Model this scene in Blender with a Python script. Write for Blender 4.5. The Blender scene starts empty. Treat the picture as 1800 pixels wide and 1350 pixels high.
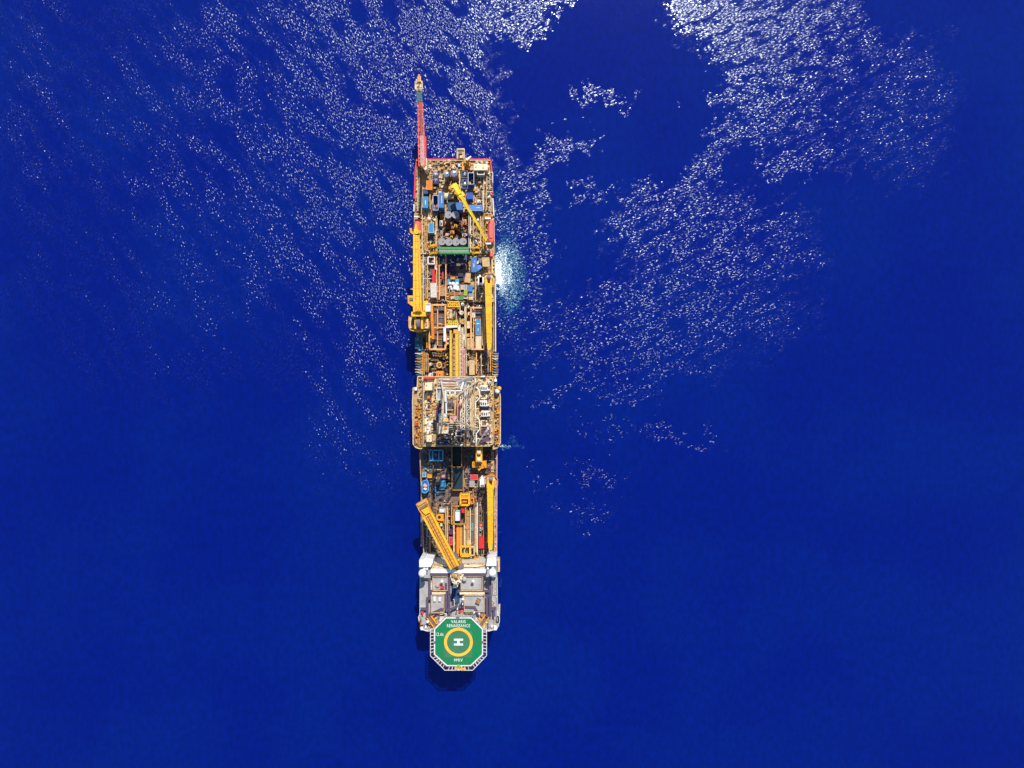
import bpy, math, random
from mathutils import Vector, Matrix, Quaternion
PI = math.pi
S = 0.267          # metres per photo pixel on the sea surface
H = 323.0          # camera height above the sea
def W(u, v, z=0.0):
    k = S*(H-z)/H
    return Vector(((u-900)*k, (675-v)*k, z))
def L(z): return S*(H-z)/H
scene = bpy.context.scene
COL = scene.collection
# ------------------------------------------------------------------ nodes
class NT:
    def __init__(s, mat):
        mat.use_nodes = True
        s.t = mat.node_tree; s.t.nodes.clear()
    def n(s, typ, **kw):
        nd = s.t.nodes.new(typ)
        for k, v in kw.items():
            if k.startswith('i_'):
                key = k[2:]
                key = int(key) if key.isdigit() else key.replace('_', ' ')
                if isinstance(v, bpy.types.NodeSocket): s.t.links.new(v, nd.inputs[key])
                else: nd.inputs[key].default_value = v
            else: setattr(nd, k, v)
        return nd
    def m(s, op, a, b=0.0, c=0.0, clamp=False):
        nd = s.t.nodes.new('ShaderNodeMath'); nd.operation = op; nd.use_clamp = clamp
        for i, x in enumerate((a, b, c)):
            if isinstance(x, bpy.types.NodeSocket): s.t.links.new(x, nd.inputs[i])
            else: nd.inputs[i].default_value = x
        return nd.outputs[0]
    def vm(s, op, a, b=(0, 0, 0)):
        nd = s.t.nodes.new('ShaderNodeVectorMath'); nd.operation = op
        for i, x in enumerate((a, b)):
            if isinstance(x, bpy.types.NodeSocket): s.t.links.new(x, nd.inputs[i])
            else: nd.inputs[i].default_value = x
        return nd.outputs[0]
    def ramp(s, x, a, b, lo=0.0, hi=1.0):
        nd = s.n('ShaderNodeMapRange', interpolation_type='SMOOTHSTEP')
        s.t.links.new(x, nd.inputs[0])
        for i, q in zip((1, 2, 3, 4), (a, b, lo, hi)): nd.inputs[i].default_value = q
        return nd.outputs[0]
    def link(s, a, b): s.t.links.new(a, b)
def lin(c):
    return tuple(((x/255)/12.92 if x/255 <= .04045 else ((x/255+.055)/1.055)**2.4) for x in c)
# ------------------------------------------------------------------ world, sun, camera
scene.cycles.max_bounces = 5; scene.cycles.diffuse_bounces = 2; scene.cycles.glossy_bounces = 2
scene.render.resolution_x = 1024; scene.render.resolution_y = 768
w = bpy.data.worlds.new('World'); scene.world = w; w.use_nodes = True
nt = w.node_tree; nt.nodes.clear()
sky = nt.nodes.new('ShaderNodeTexSky'); sky.sky_type = 'NISHITA'; sky.sun_disc = False; sky.dust_density = .15
ZEN, AZ = math.radians(35.5), math.radians(15)
sky.sun_elevation = PI/2-ZEN; sky.sun_rotation = AZ
bg = nt.nodes.new('ShaderNodeBackground'); bg.inputs[1].default_value = 0.15
wo = nt.nodes.new('ShaderNodeOutputWorld')
nt.links.new(sky.outputs[0], bg.inputs[0]); nt.links.new(bg.outputs[0], wo.inputs[0])
sd = Vector((math.sin(ZEN)*math.sin(AZ), math.sin(ZEN)*math.cos(AZ), math.cos(ZEN)))
sl = bpy.data.lights.new('sun', 'SUN'); sl.energy = 4.6; sl.angle = math.radians(.5); sl.color = (1, .94, .85)
so = bpy.data.objects.new('sun', sl); COL.objects.link(so); so.location = sd*400
so.rotation_mode = 'QUATERNION'; so.rotation_quaternion = sd.to_track_quat('Z', 'Y')
cd = bpy.data.cameras.new('camera'); cd.sensor_width = 36; cd.lens = 36*H/(1800*S); cd.clip_end = 20000; cd.clip_start = 1
co = bpy.data.objects.new('camera', cd); COL.objects.link(co); co.location = (0, 0, H); scene.camera = co
vs = scene.view_settings; vs.view_transform = 'Standard'; vs.look = 'None'; vs.gamma = 1; vs.exposure = 0.36
# ------------------------------------------------------------------ sea
def blob(N, x, y, cu, cv, ru, rv, deg, soft=.55):
    """soft-edged ellipse of wind-ruffled water, 1 inside, 0 outside"""
    c, s = math.cos(math.radians(deg)), math.sin(math.radians(deg))
    dx = N.m('SUBTRACT', x, cu); dy = N.m('SUBTRACT', y, cv)
    a = N.m('ADD', N.m('MULTIPLY', dx, c/ru), N.m('MULTIPLY', dy, s/ru))
    b = N.m('ADD', N.m('MULTIPLY', dx, -s/rv), N.m('MULTIPLY', dy, c/rv))
    r = N.m('ADD', N.m('MULTIPLY', a, a), N.m('MULTIPLY', b, b))
    return N.ramp(r, 1+soft, 1-soft)
def sea_material():
    mt = bpy.data.materials.new('sea_water'); N = NT(mt)
    geo = N.n('ShaderNodeNewGeometry')
    P = N.vm('MULTIPLY', geo.outputs['Position'], (1/S, -1/S, 1))
    P = N.vm('ADD', P, (900, 675, 0))                    # sea chart in survey units
    wn = N.n('ShaderNodeTexNoise', noise_dimensions='2D', i_Vector=P, i_Scale=.012, i_Detail=4.0, i_Roughness=.68)
    wv = N.vm('SCALE', N.vm('SUBTRACT', wn.outputs['Color'], (.5, .5, .5)))
    wv.node.inputs['Scale'].default_value = 190
    wn2 = N.n('ShaderNodeTexNoise', noise_dimensions='2D', i_Vector=P, i_Scale=.05, i_Detail=3.0, i_Roughness=.7)
    w2 = N.vm('SCALE', N.vm('SUBTRACT', wn2.outputs['Color'], (.5, .5, .5))); w2.node.inputs['Scale'].default_value = 85
    wp = N.vm('ADD', N.vm('ADD', P, wv), w2)
    sx = N.n('ShaderNodeSeparateXYZ', i_0=wp)
    x, y = sx.outputs[0], sx.outputs[1]
    def total(lst):
        t = None
        for (cu, cv, ru, rv, dg, amp, soft) in lst:
            b = N.m('MULTIPLY', blob(N, x, y, cu, cv, ru, rv, dg, soft), amp)
            t = b if t is None else N.m('MAXIMUM', t, b)
        return t
    ruff = total([
        (450, 270, 370, 360, 0, .74, .9), (660, 110, 200, 250, -12, .80, .7), (610, 400, 150, 300, -16, .95, .8),
        (870, 0, 160, 65, -12, .6, .6), (270, 480, 280, 230, 0, .62, .9), (60, 170, 80, 260, 0, .8, .9), (640, 690, 120, 170, 0, .8, .9),
        (1345, 10, 150, 120, 10, .36, .5), (1360, 170, 85, 100, -15, .46, .5),
        (1255, 285, 70, 26, -42, .58, .4), (1165, 365, 100, 48, -22, .52, .4), (1230, 370, 90, 40, -10, .52, .5), (1260, 445, 180, 75, -5, .66, .8),
        (1420, 285, 90, 30, -32, .6, .5), (1300, 210, 60, 40, -20, .6, .6), (1050, 172, 46, 12, 8, .55, .5), (1040, 335, 44, 13, -10, .7, .5), (1590, 200, 100, 140, 10, .44, .9), (1480, 60, 60, 120, 0, .40, .9),
        (1200, 560, 210, 75, 0, .85, .9), (1090, 630, 150, 26, 6, 1.2, .8), (1060, 690, 130, 16, -5, 1.3, .8), (1130, 760, 120, 10, 4, 1.4, .8), (1040, 905, 40, 26, 20, 1.0, .9),
        (1030, 832, 80, 10, -4, 1.7, .8), (975, 268, 60, 26, -12, .62, .6),
        (902, 350, 42, 80, 0, .7, .7), (905, 480, 55, 130, 0, .85, .7), (930, 580, 70, 60, 0, .6, .9)])
    # patchiness inside the ruffled areas
    left = N.ramp(sx.outputs[0], 930, 830)
    def bands(deg, sc, st):
        mp = N.n('ShaderNodeMapping', i_Vector=P); mp.inputs['Rotation'].default_value = (0, 0, math.radians(deg))
        pn = N.n('ShaderNodeTexNoise', noise_dimensions='2D', i_Vector=N.vm('MULTIPLY', mp.outputs[0], (1, st, 1)), i_Scale=sc, i_Detail=4.0, i_Roughness=.66)
        return pn.outputs['Fac']
    pm = N.n('ShaderNodeMix', data_type='FLOAT'); N.link(left, pm.inputs[0]); N.link(bands(28, .030, 2.6), pm.inputs[2]); N.link(bands(-52, .013, 2.6), pm.inputs[3])
    patch = N.ramp(pm.outputs[0], .38, .60)
    # ripple slopes: two fields, crests leaning differently port and starboard
    def slopes(deg, lx, ly, seed, det=2.0):
        mp = N.n('ShaderNodeMapping', i_Vector=P); mp.inputs['Rotation'].default_value = (0, 0, math.radians(deg))
        q = N.vm('MULTIPLY', mp.outputs[0], (1/lx, 1/ly, 1)); q = N.vm('ADD', q, (seed, seed*1.7, 0))
        tx = N.n('ShaderNodeTexNoise', noise_dimensions='2D', i_Vector=q, i_Scale=1.0, i_Detail=det, i_Roughness=.55)
        return N.vm('SUBTRACT', tx.outputs['Color'], (.5, .5, .5))
    sL = slopes(-62, 4.9, 2.3, 11.3, 2.2); sR = slopes(20, 5.4, 2.4, 47.1, 2.0)
    mx = N.n('ShaderNodeMix', data_type='VECTOR'); N.link(left, mx.inputs['Factor']); N.link(sR, mx.inputs['A']); N.link(sL, mx.inputs['B'])
    mx.inputs[4].default_value = (0, 0, 0)
    for s_, k_ in ((sR, 4), (sL, 5)): N.link(s_, mx.inputs[k_])
    fine = mx.outputs[1]
    big = slopes(15, 60, 26, 5.5, 3.0)
    amp = N.m('MULTIPLY', ruff, N.m('MULTIPLY_ADD', patch, .88, .12))
    A = N.m('MULTIPLY_ADD', amp, 2.35, .035)
    f1 = N.n('ShaderNodeVectorMath', operation='SCALE'); N.link(fine, f1.inputs[0]); N.link(A, f1.inputs['Scale'])
    f2 = N.n('ShaderNodeVectorMath', operation='SCALE'); N.link(big, f2.inputs[0]); f2.inputs['Scale'].default_value = .03
    sl_ = N.vm('ADD', f1.outputs[0], f2.outputs[0])
    nz = N.vm('ADD', N.vm('MULTIPLY', sl_, (1, 1, 0)), (0, 0, 1))
    nrm = N.vm('NORMALIZE', nz)
    # body colour: deep blue, a little greener where the chop is
    cn = N.n('ShaderNodeTexNoise', noise_dimensions='2D', i_Vector=P, i_Scale=.004, i_Detail=3.0)
    cr = N.n('ShaderNodeMix', data_type='RGBA')
    N.link(N.ramp(cn.outputs['Fac'], .35, .65), cr.inputs[0])
    cr.inputs[6].default_value = (.0000, .0052, .122, 1); cr.inputs[7].default_value = (.0000, .0076, .126, 1)
    core = blob(N, x, y, 1350, 5, 150, 95, 0, .9)
    rg = N.m('MULTIPLY_ADD', core, .05, N.ramp(amp, 0, .25, .04, .222))
    bs = N.n('ShaderNodeBsdfPrincipled', i_Roughness=rg, i_IOR=1.333)
    bs.inputs['Specular IOR Level'].default_value = .43; bs.inputs['Specular Tint'].default_value = (.84, .97, 1, 1)
    rn = N.n('ShaderNodeTexNoise', noise_dimensions='2D', i_Vector=N.vm('MULTIPLY', P, (1, .62, 1)), i_Scale=.11, i_Detail=3.0, i_Roughness=.7)  # faint ripple shading, painted into the sea colour
    c2 = N.n('ShaderNodeVectorMath', operation='SCALE'); N.link(cr.outputs[2], c2.inputs[0]); N.link(N.ramp(rn.outputs['Fac'], .3, .7, .89, 1.11), c2.inputs['Scale'])
    N.link(c2.outputs[0], bs.inputs['Base Color']); N.link(nrm, bs.inputs['Normal'])
    out = N.n('ShaderNodeOutputMaterial'); N.link(bs.outputs[0], out.inputs[0])
    return mt
me = bpy.data.meshes.new('sea'); R = 6000
me.from_pydata([(-R, -R, 0), (R, -R, 0), (R, R, 0), (-R, R, 0)], [], [(0, 1, 2, 3)])
sea = bpy.data.objects.new('sea', me); COL.objects.link(sea); me.materials.append(sea_material()); sea['kind'] = 'structure'; sea['label'] = 'deep blue open sea with bright sun glitter'
# ------------------------------------------------------------------ painted steel and the like
GAIN = 0.82
def paint(name, rgb, rough=.55, dirt=.28, scale=.9, metal=0.0, rust=0.0, spec=.35):
    mt = bpy.data.materials.new(name); N = NT(mt)
    geo = N.n('ShaderNodeNewGeometry')
    a = N.n('ShaderNodeTexNoise', i_Vector=geo.outputs['Position'], i_Scale=scale, i_Detail=6.0, i_Roughness=.7)
    b = N.n('ShaderNodeTexNoise', i_Vector=N.vm('MULTIPLY', geo.outputs['Position'], (.35, 1.6, .6)), i_Scale=scale*.6, i_Detail=3.0)
    base = tuple(min(.88, x*GAIN) for x in lin(rgb))
    lum = min(1.0, 4*max(base))
    dk = tuple(x*(1-dirt)*.8 + .2*lum*(1-dirt)*k for x, k in zip(base, (.16, .12, .09)))
    mx = N.n('ShaderNodeMix', data_type='RGBA'); N.link(N.ramp(a.outputs['Fac'], .35, .68), mx.inputs[0])
    mx.inputs[6].default_value = (*base, 1); mx.inputs[7].default_value = (*dk, 1)
    m2 = N.n('ShaderNodeMix', data_type='RGBA'); N.link(N.m('MULTIPLY', N.ramp(b.outputs['Fac'], .56, .72), .35+rust), m2.inputs[0])
    N.link(mx.outputs[2], m2.inputs[6]); m2.inputs[7].default_value = (base[0]*.55+.06*lum, base[1]*.5+.03*lum, base[2]*.45+.015*lum, 1)
    bs = N.n('ShaderNodeBsdfPrincipled', i_Roughness=rough, i_Metallic=metal)
    bs.inputs['Specular IOR Level'].default_value = spec
    N.link(m2.outputs[2], bs.inputs['Base Color'])
    out = N.n('ShaderNodeOutputMaterial'); N.link(bs.outputs[0], out.inputs[0])
    return mt
PAL = dict(
    tan=((205, 168, 112), {}), sand=((226, 196, 145), {}), cream=((240, 218, 178), dict(dirt=.15)), ochre=((205, 145, 45), {}),
    deck=((200, 162, 114), dict(dirt=.4, rust=.15)), deckdark=((138, 112, 98), dict(dirt=.4)), deep=((12, 44, 58), dict(dirt=.1)), pit=((46, 42, 58), dict(dirt=.3)),  # deep is teal darkened so that the moonpool cover looks shaded
    yellow=((255, 188, 22), dict(dirt=.24, rust=.12)), gold=((238, 160, 28), dict(dirt=.3, rust=.25)), orange=((245, 140, 40), dict(dirt=.15)),
    lemon=((248, 208, 30), dict(dirt=.12)), salmon=((250, 98, 85), dict(dirt=.12)), red=((225, 40, 50), dict(dirt=.12)),
    brick=((165, 85, 60), {}), brown=((134, 104, 90), {}), plum=((100, 76, 92), {}), dark=((40, 38, 52), {}), black=((16, 17, 24), {}),
    blue=((70, 132, 200), dict(dirt=.15)), sky=((50, 155, 205), dict(dirt=.15)), royal=((30, 90, 190), dict(dirt=.15)), navy=((36, 66, 130), {}),
    teal=((48, 100, 116), {}), aqua=((70, 170, 205), {}), white=((240, 239, 238), dict(dirt=.10)), offwhite=((228, 220, 208), dict(dirt=.14)),
    lgrey=((178, 174, 170), dict(dirt=.16, scale=.25)), peach=((250, 178, 105), {}), ash=((150, 150, 158), {}), grey=((148, 142, 150), dict(dirt=.12)), mgrey=((122, 116, 126), {}), dgrey=((84, 78, 88), {}),
    walk=((92, 78, 100), dict(dirt=.12)), green=((60, 155, 70), {}), lime=((140, 190, 70), {}), heli=((0, 130, 79), dict(dirt=.12, scale=.35, rough=.85, spec=.05)),
    heliworn=((62, 126, 90), dict(dirt=.12, scale=.3, rough=.85, spec=.05)), ring=((255, 186, 50), dict(dirt=.05)), steel=((190, 196, 205), dict(metal=.6, rough=.25)),
    pink=((212, 160, 150), {}), purple=((120, 40, 110), {}), hullblue=((20, 40, 95), {}), hullred=((150, 40, 45), {}), glass=((30, 50, 70), dict(rough=.1)))
MATS = {}
def mat(n):
    if n not in MATS: MATS[n] = paint(n, PAL[n][0], **PAL[n][1])
    return MATS[n]
# ------------------------------------------------------------------ mesh builder
class MB:
    def __init__(s): s.v = []; s.f = []; s.mi = []; s.ms = []; s.sm = []
    def mid(s, m):
        if m not in s.ms: s.ms.append(m)
        return s.ms.index(m)
    def add(s, vs_, fs_, m, smooth=False):
        o = len(s.v); k = s.mid(m)
        s.v += [tuple(p) for p in vs_]
        for f in fs_: s.f.append(tuple(i+o for i in f)); s.mi.append(k); s.sm.append(smooth)
    def prism(s, pts, z0, z1, m, taper=1.0):
        """pts: world xy of the outline"""
        a = sum(pts[i][0]*pts[(i+1) % len(pts)][1]-pts[(i+1) % len(pts)][0]*pts[i][1] for i in range(len(pts)))
        if a < 0: pts = pts[::-1]
        n = len(pts); cx = sum(p[0] for p in pts)/n; cy = sum(p[1] for p in pts)/n
        vs_ = [(p[0], p[1], z0) for p in pts] + [(cx+(p[0]-cx)*taper, cy+(p[1]-cy)*taper, z1) for p in pts]
        fs_ = [tuple(range(n))[::-1], tuple(range(n, 2*n))] + [(i, (i+1) % n, n+(i+1) % n, n+i) for i in range(n)]
        s.add(vs_, fs_, m)
    def poly(s, px, z0, z1, m, zp=None):
        """px: outline in survey units as seen at height zp (default the top)"""
        zp = z1 if zp is None else zp
        s.prism([tuple(W(u, v, zp))[:2] for u, v in px], z0, z1, m)
    def rect(s, u0, v0, u1, v1, z0, z1, m, rot=0, zp=None):
        cu, cv = (u0+u1)/2, (v0+v1)/2; c, q = math.cos(math.radians(rot)), math.sin(math.radians(rot))
        px = [(cu+(u-cu)*c-(v-cv)*q, cv+(u-cu)*q+(v-cv)*c) for u, v in ((u0, v0), (u1, v0), (u1, v1), (u0, v1))]
        s.poly(px, z0, z1, m, zp)
    def cyl(s, u, v, r, z0, z1, m, n=16, r2=None):
        """r, r2 in survey units"""
        c = W(u, v, z1); k = L(z1); r2 = r if r2 is None else r2
        vs_ = [(c.x+r*k*math.cos(2*PI*i/n), c.y+r*k*math.sin(2*PI*i/n), z0) for i in range(n)] + \
              [(c.x+r2*k*math.cos(2*PI*i/n), c.y+r2*k*math.sin(2*PI*i/n), z1) for i in range(n)]
        s.add(vs_, [tuple(range(n))[::-1], tuple(range(n, 2*n))], m)
        o = [(i, (i+1) % n, n+(i+1) % n, n+i) for i in range(n)]
        s.add(vs_, o, m, True)
    def ball(s, c, r, m, n=16, h=10, sq=1.0, half=False):
        vs_ = []; fs_ = []
        for j in range(h+1):
            t = -PI/2+PI*j/h if not half else PI/2*j/h
            for i in range(n):
                vs_.append((c[0]+r*math.cos(t)*math.cos(2*PI*i/n), c[1]+r*math.cos(t)*math.sin(2*PI*i/n), c[2]+r*sq*math.sin(t)))
        for j in range(h):
            for i in range(n): fs_.append((j*n+i, j*n+(i+1) % n, (j+1)*n+(i+1) % n, (j+1)*n+i))
        s.add(vs_, fs_, m, True)
    def bar(s, p, q, w, h, m, w2=None, h2=None):
        """rectangular beam between world points; w across, h upright"""
        p, q = Vector(p), Vector(q); d = (q-p)
        if d.length < 1e-6: return
        d.normalize(); up = Vector((0, 0, 1)) if abs(d.z) < .95 else Vector((0, 1, 0))
        x = d.cross(up).normalized(); y = x.cross(d).normalized()
        w2 = w if w2 is None else w2; h2 = h if h2 is None else h2
        vs_ = []
        for c, a, b in ((p, w, h), (q, w2, h2)):
            for i, j in ((-1, -1), (1, -1), (1, 1), (-1, 1)): vs_.append(c+x*(a/2*i)+y*(b/2*j))
        s.add(vs_, [(0, 1, 2, 3), (7, 6, 5, 4), (0, 4, 5, 1), (1, 5, 6, 2), (2, 6, 7, 3), (3, 7, 4, 0)], m)
    def tube(s, pts, r, m, n=6):
        pts = [Vector(p) for p in pts]
        for p, q in zip(pts, pts[1:]):
            d = q-p
            if d.length < 1e-6: continue
            d.normalize(); up = Vector((0, 0, 1)) if abs(d.z) < .95 else Vector((0, 1, 0))
            x = d.cross(up).normalized(); y = x.cross(d).normalized()
            vs_ = [c+x*(r*math.cos(2*PI*i/n))+y*(r*math.sin(2*PI*i/n)) for c in (p, q) for i in range(n)]
            s.add(vs_, [(i, (i+1) % n, n+(i+1) % n, n+i) for i in range(n)], m, True)
            s.add(vs_, [tuple(range(n))[::-1], tuple(range(n, 2*n))], m)
    def hcyl(s, u0, v0, u1, v1, r, z, m, n=14):
        s.tube([W(u0, v0, z), W(u1, v1, z)], r, m, n)
    def rail(s, px, z, m='sand', h=1.1, closed=False, r=.07):
        P = [W(u, v, z) for u, v in px]
        if closed: P.append(P[0])
        for a, b in zip(P, P[1:]):
            for hh in (h, h*.55): s.bar(a+Vector((0, 0, hh)), b+Vector((0, 0, hh)), r, r, m)
            k = max(1, int((b-a).length/2.2))
            for i in range(k+1):
                c = a.lerp(b, i/k); s.bar(c, c+Vector((0, 0, h)), r, r, m)
    def truss(s, p, q, w, h, m, w2=None, n=8, r=.2, plate=None):
        """four-chord lattice beam"""
        p, q = Vector(p), Vector(q); d = (q-p).normalized(); up = Vector((0, 0, 1)) if abs(d.z) < .95 else Vector((0, 1, 0))
        x = d.cross(up).normalized(); y = x.cross(d).normalized(); w2 = w if w2 is None else w2
        def C(t, i, j): a = w+(w2-w)*t; return p.lerp(q, t)+x*(a/2*i)+y*(h*(a/w)/2*j)
        for i, j in ((-1, -1), (1, -1), (1, 1), (-1, 1)): s.bar(C(0, i, j), C(1, i, j), r*1.5, r*1.5, m)
        for k in range(n):
            a, b = k/n, (k+1)/n; e = 1 if k % 2 else -1
            for j in (-1, 1): s.bar(C(a, -e, j), C(b, e, j), r, r, m); s.bar(C(b, -1, j), C(b, 1, j), r, r, m)
            for i in (-1, 1): s.bar(C(a, i, -e), C(b, i, e), r, r, m); s.bar(C(b, i, -1), C(b, i, 1), r, r, m)
def children_of(o): return o.children
def thing(name, label, cat, base, group=None):
    o = bpy.data.objects.new(name, None); COL.objects.link(o); o.location = base; o.empty_display_size = .5
    o['label'] = label; o['category'] = cat
    if group: o['group'] = group
    return o
def part(mb, name, parent=None, base=None, label=None, kind=None):
    b = Vector((0, 0, 0)); p = parent
    while p is not None: b += p.location; p = p.parent
    me = bpy.data.meshes.new(name); me.from_pydata([tuple(Vector(v)-b) for v in mb.v], [], mb.f)
    for m in mb.ms: me.materials.append(mat(m))
    me.polygons.foreach_set('material_index', mb.mi); me.polygons.foreach_set('use_smooth', mb.sm); me.update()
    o = bpy.data.objects.new(name, me); COL.objects.link(o); o.parent = parent
    if label: o['label'] = label
    if kind: o['kind'] = kind
    return o
def part_each(mb, name, parent, **kw):
    """one part for every separate piece in mb"""
    seen = {}; n = len(mb.v); root = list(range(n))
    def find(i):
        while root[i] != i: root[i] = root[root[i]]; i = root[i]
        return i
    for f in mb.f:
        for q in f[1:]: root[find(q)] = find(f[0])
    for k, f in enumerate(mb.f): seen.setdefault(find(f[0]), []).append(k)
    out = []
    for ks in seen.values():
        m2 = MB(); idx = {}
        for k in ks:
            for i in mb.f[k]:
                if i not in idx: idx[i] = len(m2.v); m2.v.append(mb.v[i])
            m2.f.append(tuple(idx[i] for i in mb.f[k])); m2.mi.append(m2.mid(mb.ms[mb.mi[k]])); m2.sm.append(mb.sm[k])
        out.append(part(m2, name, parent, **kw))
    return out
def solo(mb, name, label, cat, base, group=None):
    base = Vector(base)
    mb.v = [tuple(Vector(v)-base) for v in mb.v]
    o = part(mb, name); o.location = base; o['label'] = label; o['category'] = cat
    if group: o['group'] = group
    return o
def B(**kw):
    """one-liner: B(rect=[(...), (...)], cyl=[...]) -> MB"""
    mb = MB()
    for k, lst in kw.items():
        for a in lst: getattr(mb, k)(*a)
    return mb
rnd = random.Random(7)
# ------------------------------------------------------------------ clutter of small deck fittings
def clutter(mb, u0, v0, u1, v1, z, n, pal, hmax=2.5, smin=.8, smax=4.0, pipes=0, seed=1, diag=False):
    r = random.Random(seed)
    n = int(n*.72); smin *= 1.1; smax *= 1.3
    for _ in range(n):
        u = r.uniform(u0, u1); v = r.uniform(v0, v1); m = r.choice(pal); hh = r.uniform(.4, hmax)
        a = r.uniform(smin, smax); b = r.uniform(smin, smax)
        t = r.random()
        a = min(a, 2*(u-u0)+.5, 2*(u1-u)+.5); b = min(b, 2*(v-v0)+.5, 2*(v1-v)+.5)
        rot = r.choice((0, 0, 0, 0, 45, 20)) if diag else r.choice((0, 0, 0, 0, 0, 15))
        if t < .55: mb.rect(u-a/2, v-b/2, u+a/2, v+b/2, z-.2, z+hh, m, rot)
        elif t < .72: mb.cyl(u, v, min(a, b)*.4, z-.2, z+hh, m, 10)
        elif t < .80:
            mb.cyl(u, v, min(a, b)*.4, z-.2, z+hh*.6, m, 10); c = W(u, v, z+hh*.6); mb.ball(c, min(a, b)*.4*L(z), r.choice(pal), 10, 5, .7, True)
        elif t < .9: mb.hcyl(u-a/2, v, u+a/2, v, min(.7, b*.12), z+hh*.5, m, 8)
        else: mb.hcyl(u, v-b/2, u, v+b/2, min(.7, a*.12), z+hh*.5, m, 8)
    for _ in range(pipes):
        m = r.choice(pal); zz = z+r.uniform(.5, hmax+.5); u = r.uniform(u0, u1); v = r.uniform(v0, v1)
        pts = [W(u, v, zz)]
        for k in range(r.choice((2, 3))):
            if k % 2: v = min(v1, max(v0, v+r.uniform(-18, 18)))
            else: u = min(u1, max(u0, u+r.uniform(-14, 14)))
            pts.append(W(u, v, zz))
        pts[0:0] = [pts[0]-Vector((0, 0, zz-z))]; pts.append(pts[-1]-Vector((0, 0, zz-z)))
        mb.tube(pts, r.uniform(.10, .28), m, 6)
# ------------------------------------------------------------------ kinds of things
def container(u0, v0, u1, v1, z, h, col, label, frame='offwhite', kind='roof', mark=None, rot=0, group='freight containers', cat='container', name='freight_container'):
    """z: what it stands on; h height"""
    zt = z+h; base = W((u0+u1)/2, (v0+v1)/2, zt); base.z = z
    t = thing(name, label, cat, base, group)
    long_v = (v1-v0) > (u1-u0)
    body = MB(); e = .35
    if kind == 'open':
        body.rect(u0+e, v0+e, u1-e, v1-e, z+.15, z+.5, col, rot, zt)
        for q in ((u0, v0, u1, v0+.7), (u0, v1-.7, u1, v1), (u0, v0+.7, u0+.7, v1-.7), (u1-.7, v0+.7, u1, v1-.7)):
            body.rect(*q, z+.1, zt-.12, col, 0, zt)
    else:
        body.rect(u0+e, v0+e, u1-e, v1-e, z+.15, zt-.12, col, rot)
        n = int(((v1-v0) if long_v else (u1-u0))/.9)
        for i in range(1, n):
            if long_v: q = v0+(v1-v0)*i/n; body.rect(u0+.9, q-.2, u1-.9, q+.2, zt-.12, zt-.05, col)
            else: q = u0+(u1-u0)*i/n; body.rect(q-.2, v0+.9, q+.2, v1-.9, zt-.12, zt-.05, col)
    part(body, 'body', t)
    fr = MB()
    for q in ((u0, v0, u1, v0+.55), (u0, v1-.55, u1, v1), (u0, v0+.55, u0+.55, v1-.55), (u1-.55, v0+.55, u1, v1-.55)): fr.rect(*q, zt-.2, zt+.03, frame, 0, zt)
    for q in ((u0, v0), (u1-.6, v0), (u0, v1-.6), (u1-.6, v1-.6)): fr.rect(q[0], q[1], q[0]+.6, q[1]+.6, z, zt-.2, frame, 0, zt)
    part(fr, 'frame', t)
    d = MB()
    if long_v:
        for i in (0, 1): d.rect(u0+.8+i*(u1-u0-1.4)/2, v1-.1, u0+.8+(i+1)*(u1-u0-1.6)/2, v1+.15, z+.3, zt-.4, col, 0, zt)
    else:
        for i in (0, 1): d.rect(u1-.1, v0+.8+i*(v1-v0-1.4)/2, u1+.15, v0+.8+(i+1)*(v1-v0-1.6)/2, z+.3, zt-.4, col, 0, zt)
    part(d, 'door', t)
    if mark:
        mk = MB()
        for (a, b, c, e_, col2) in mark:
            if kind == 'open': q = MB(); q.rect(a, b, c, e_, z+.5, z+1.6, col2, 0, zt); part(q, 'cargo', t)
            else: mk.rect(a, b, c, e_, zt-.05, zt+.02, col2, 0, zt)
        if mk.v: part(mk, 'marking', t)
    return t
def house(u0, v0, u1, v1, z, h, wall, roof, label, name='deck_house', cat='deck house', rot=0, vents=2, group=None):
    zt = z+h; base = W((u0+u1)/2, (v0+v1)/2, zt); base.z = z
    t = thing(name, label, cat, base, group)
    w_ = MB(); w_.rect(u0+.5, v0+.5, u1-.5, v1-.5, z, zt-.25, wall, rot, zt); part(w_, 'wall', t)
    rf = MB(); rf.rect(u0, v0, u1, v1, zt-.25, zt, roof, rot); r = part(rf, 'roof', t)
    rr = random.Random(int(u0*7+v0))
    for i in range(vents):
        a = rr.uniform(u0+1.5, u1-1.5); b = rr.uniform(v0+1.5, v1-1.5)
        vt = MB(); vt.cyl(a, b, .6, zt, zt+.5, 'grey', 10); vt.cyl(a, b, .85, zt+.5, zt+.75, wall, 10); part(vt, 'roof_vent', r)
    d = MB(); d.rect((u0+u1)/2-.9+2, v1-.55, (u0+u1)/2+.9+2, v1-.3, z+.2, z+min(2.3, h-.4), 'brown', rot, zt); part(d, 'door', t)
    return t
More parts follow.
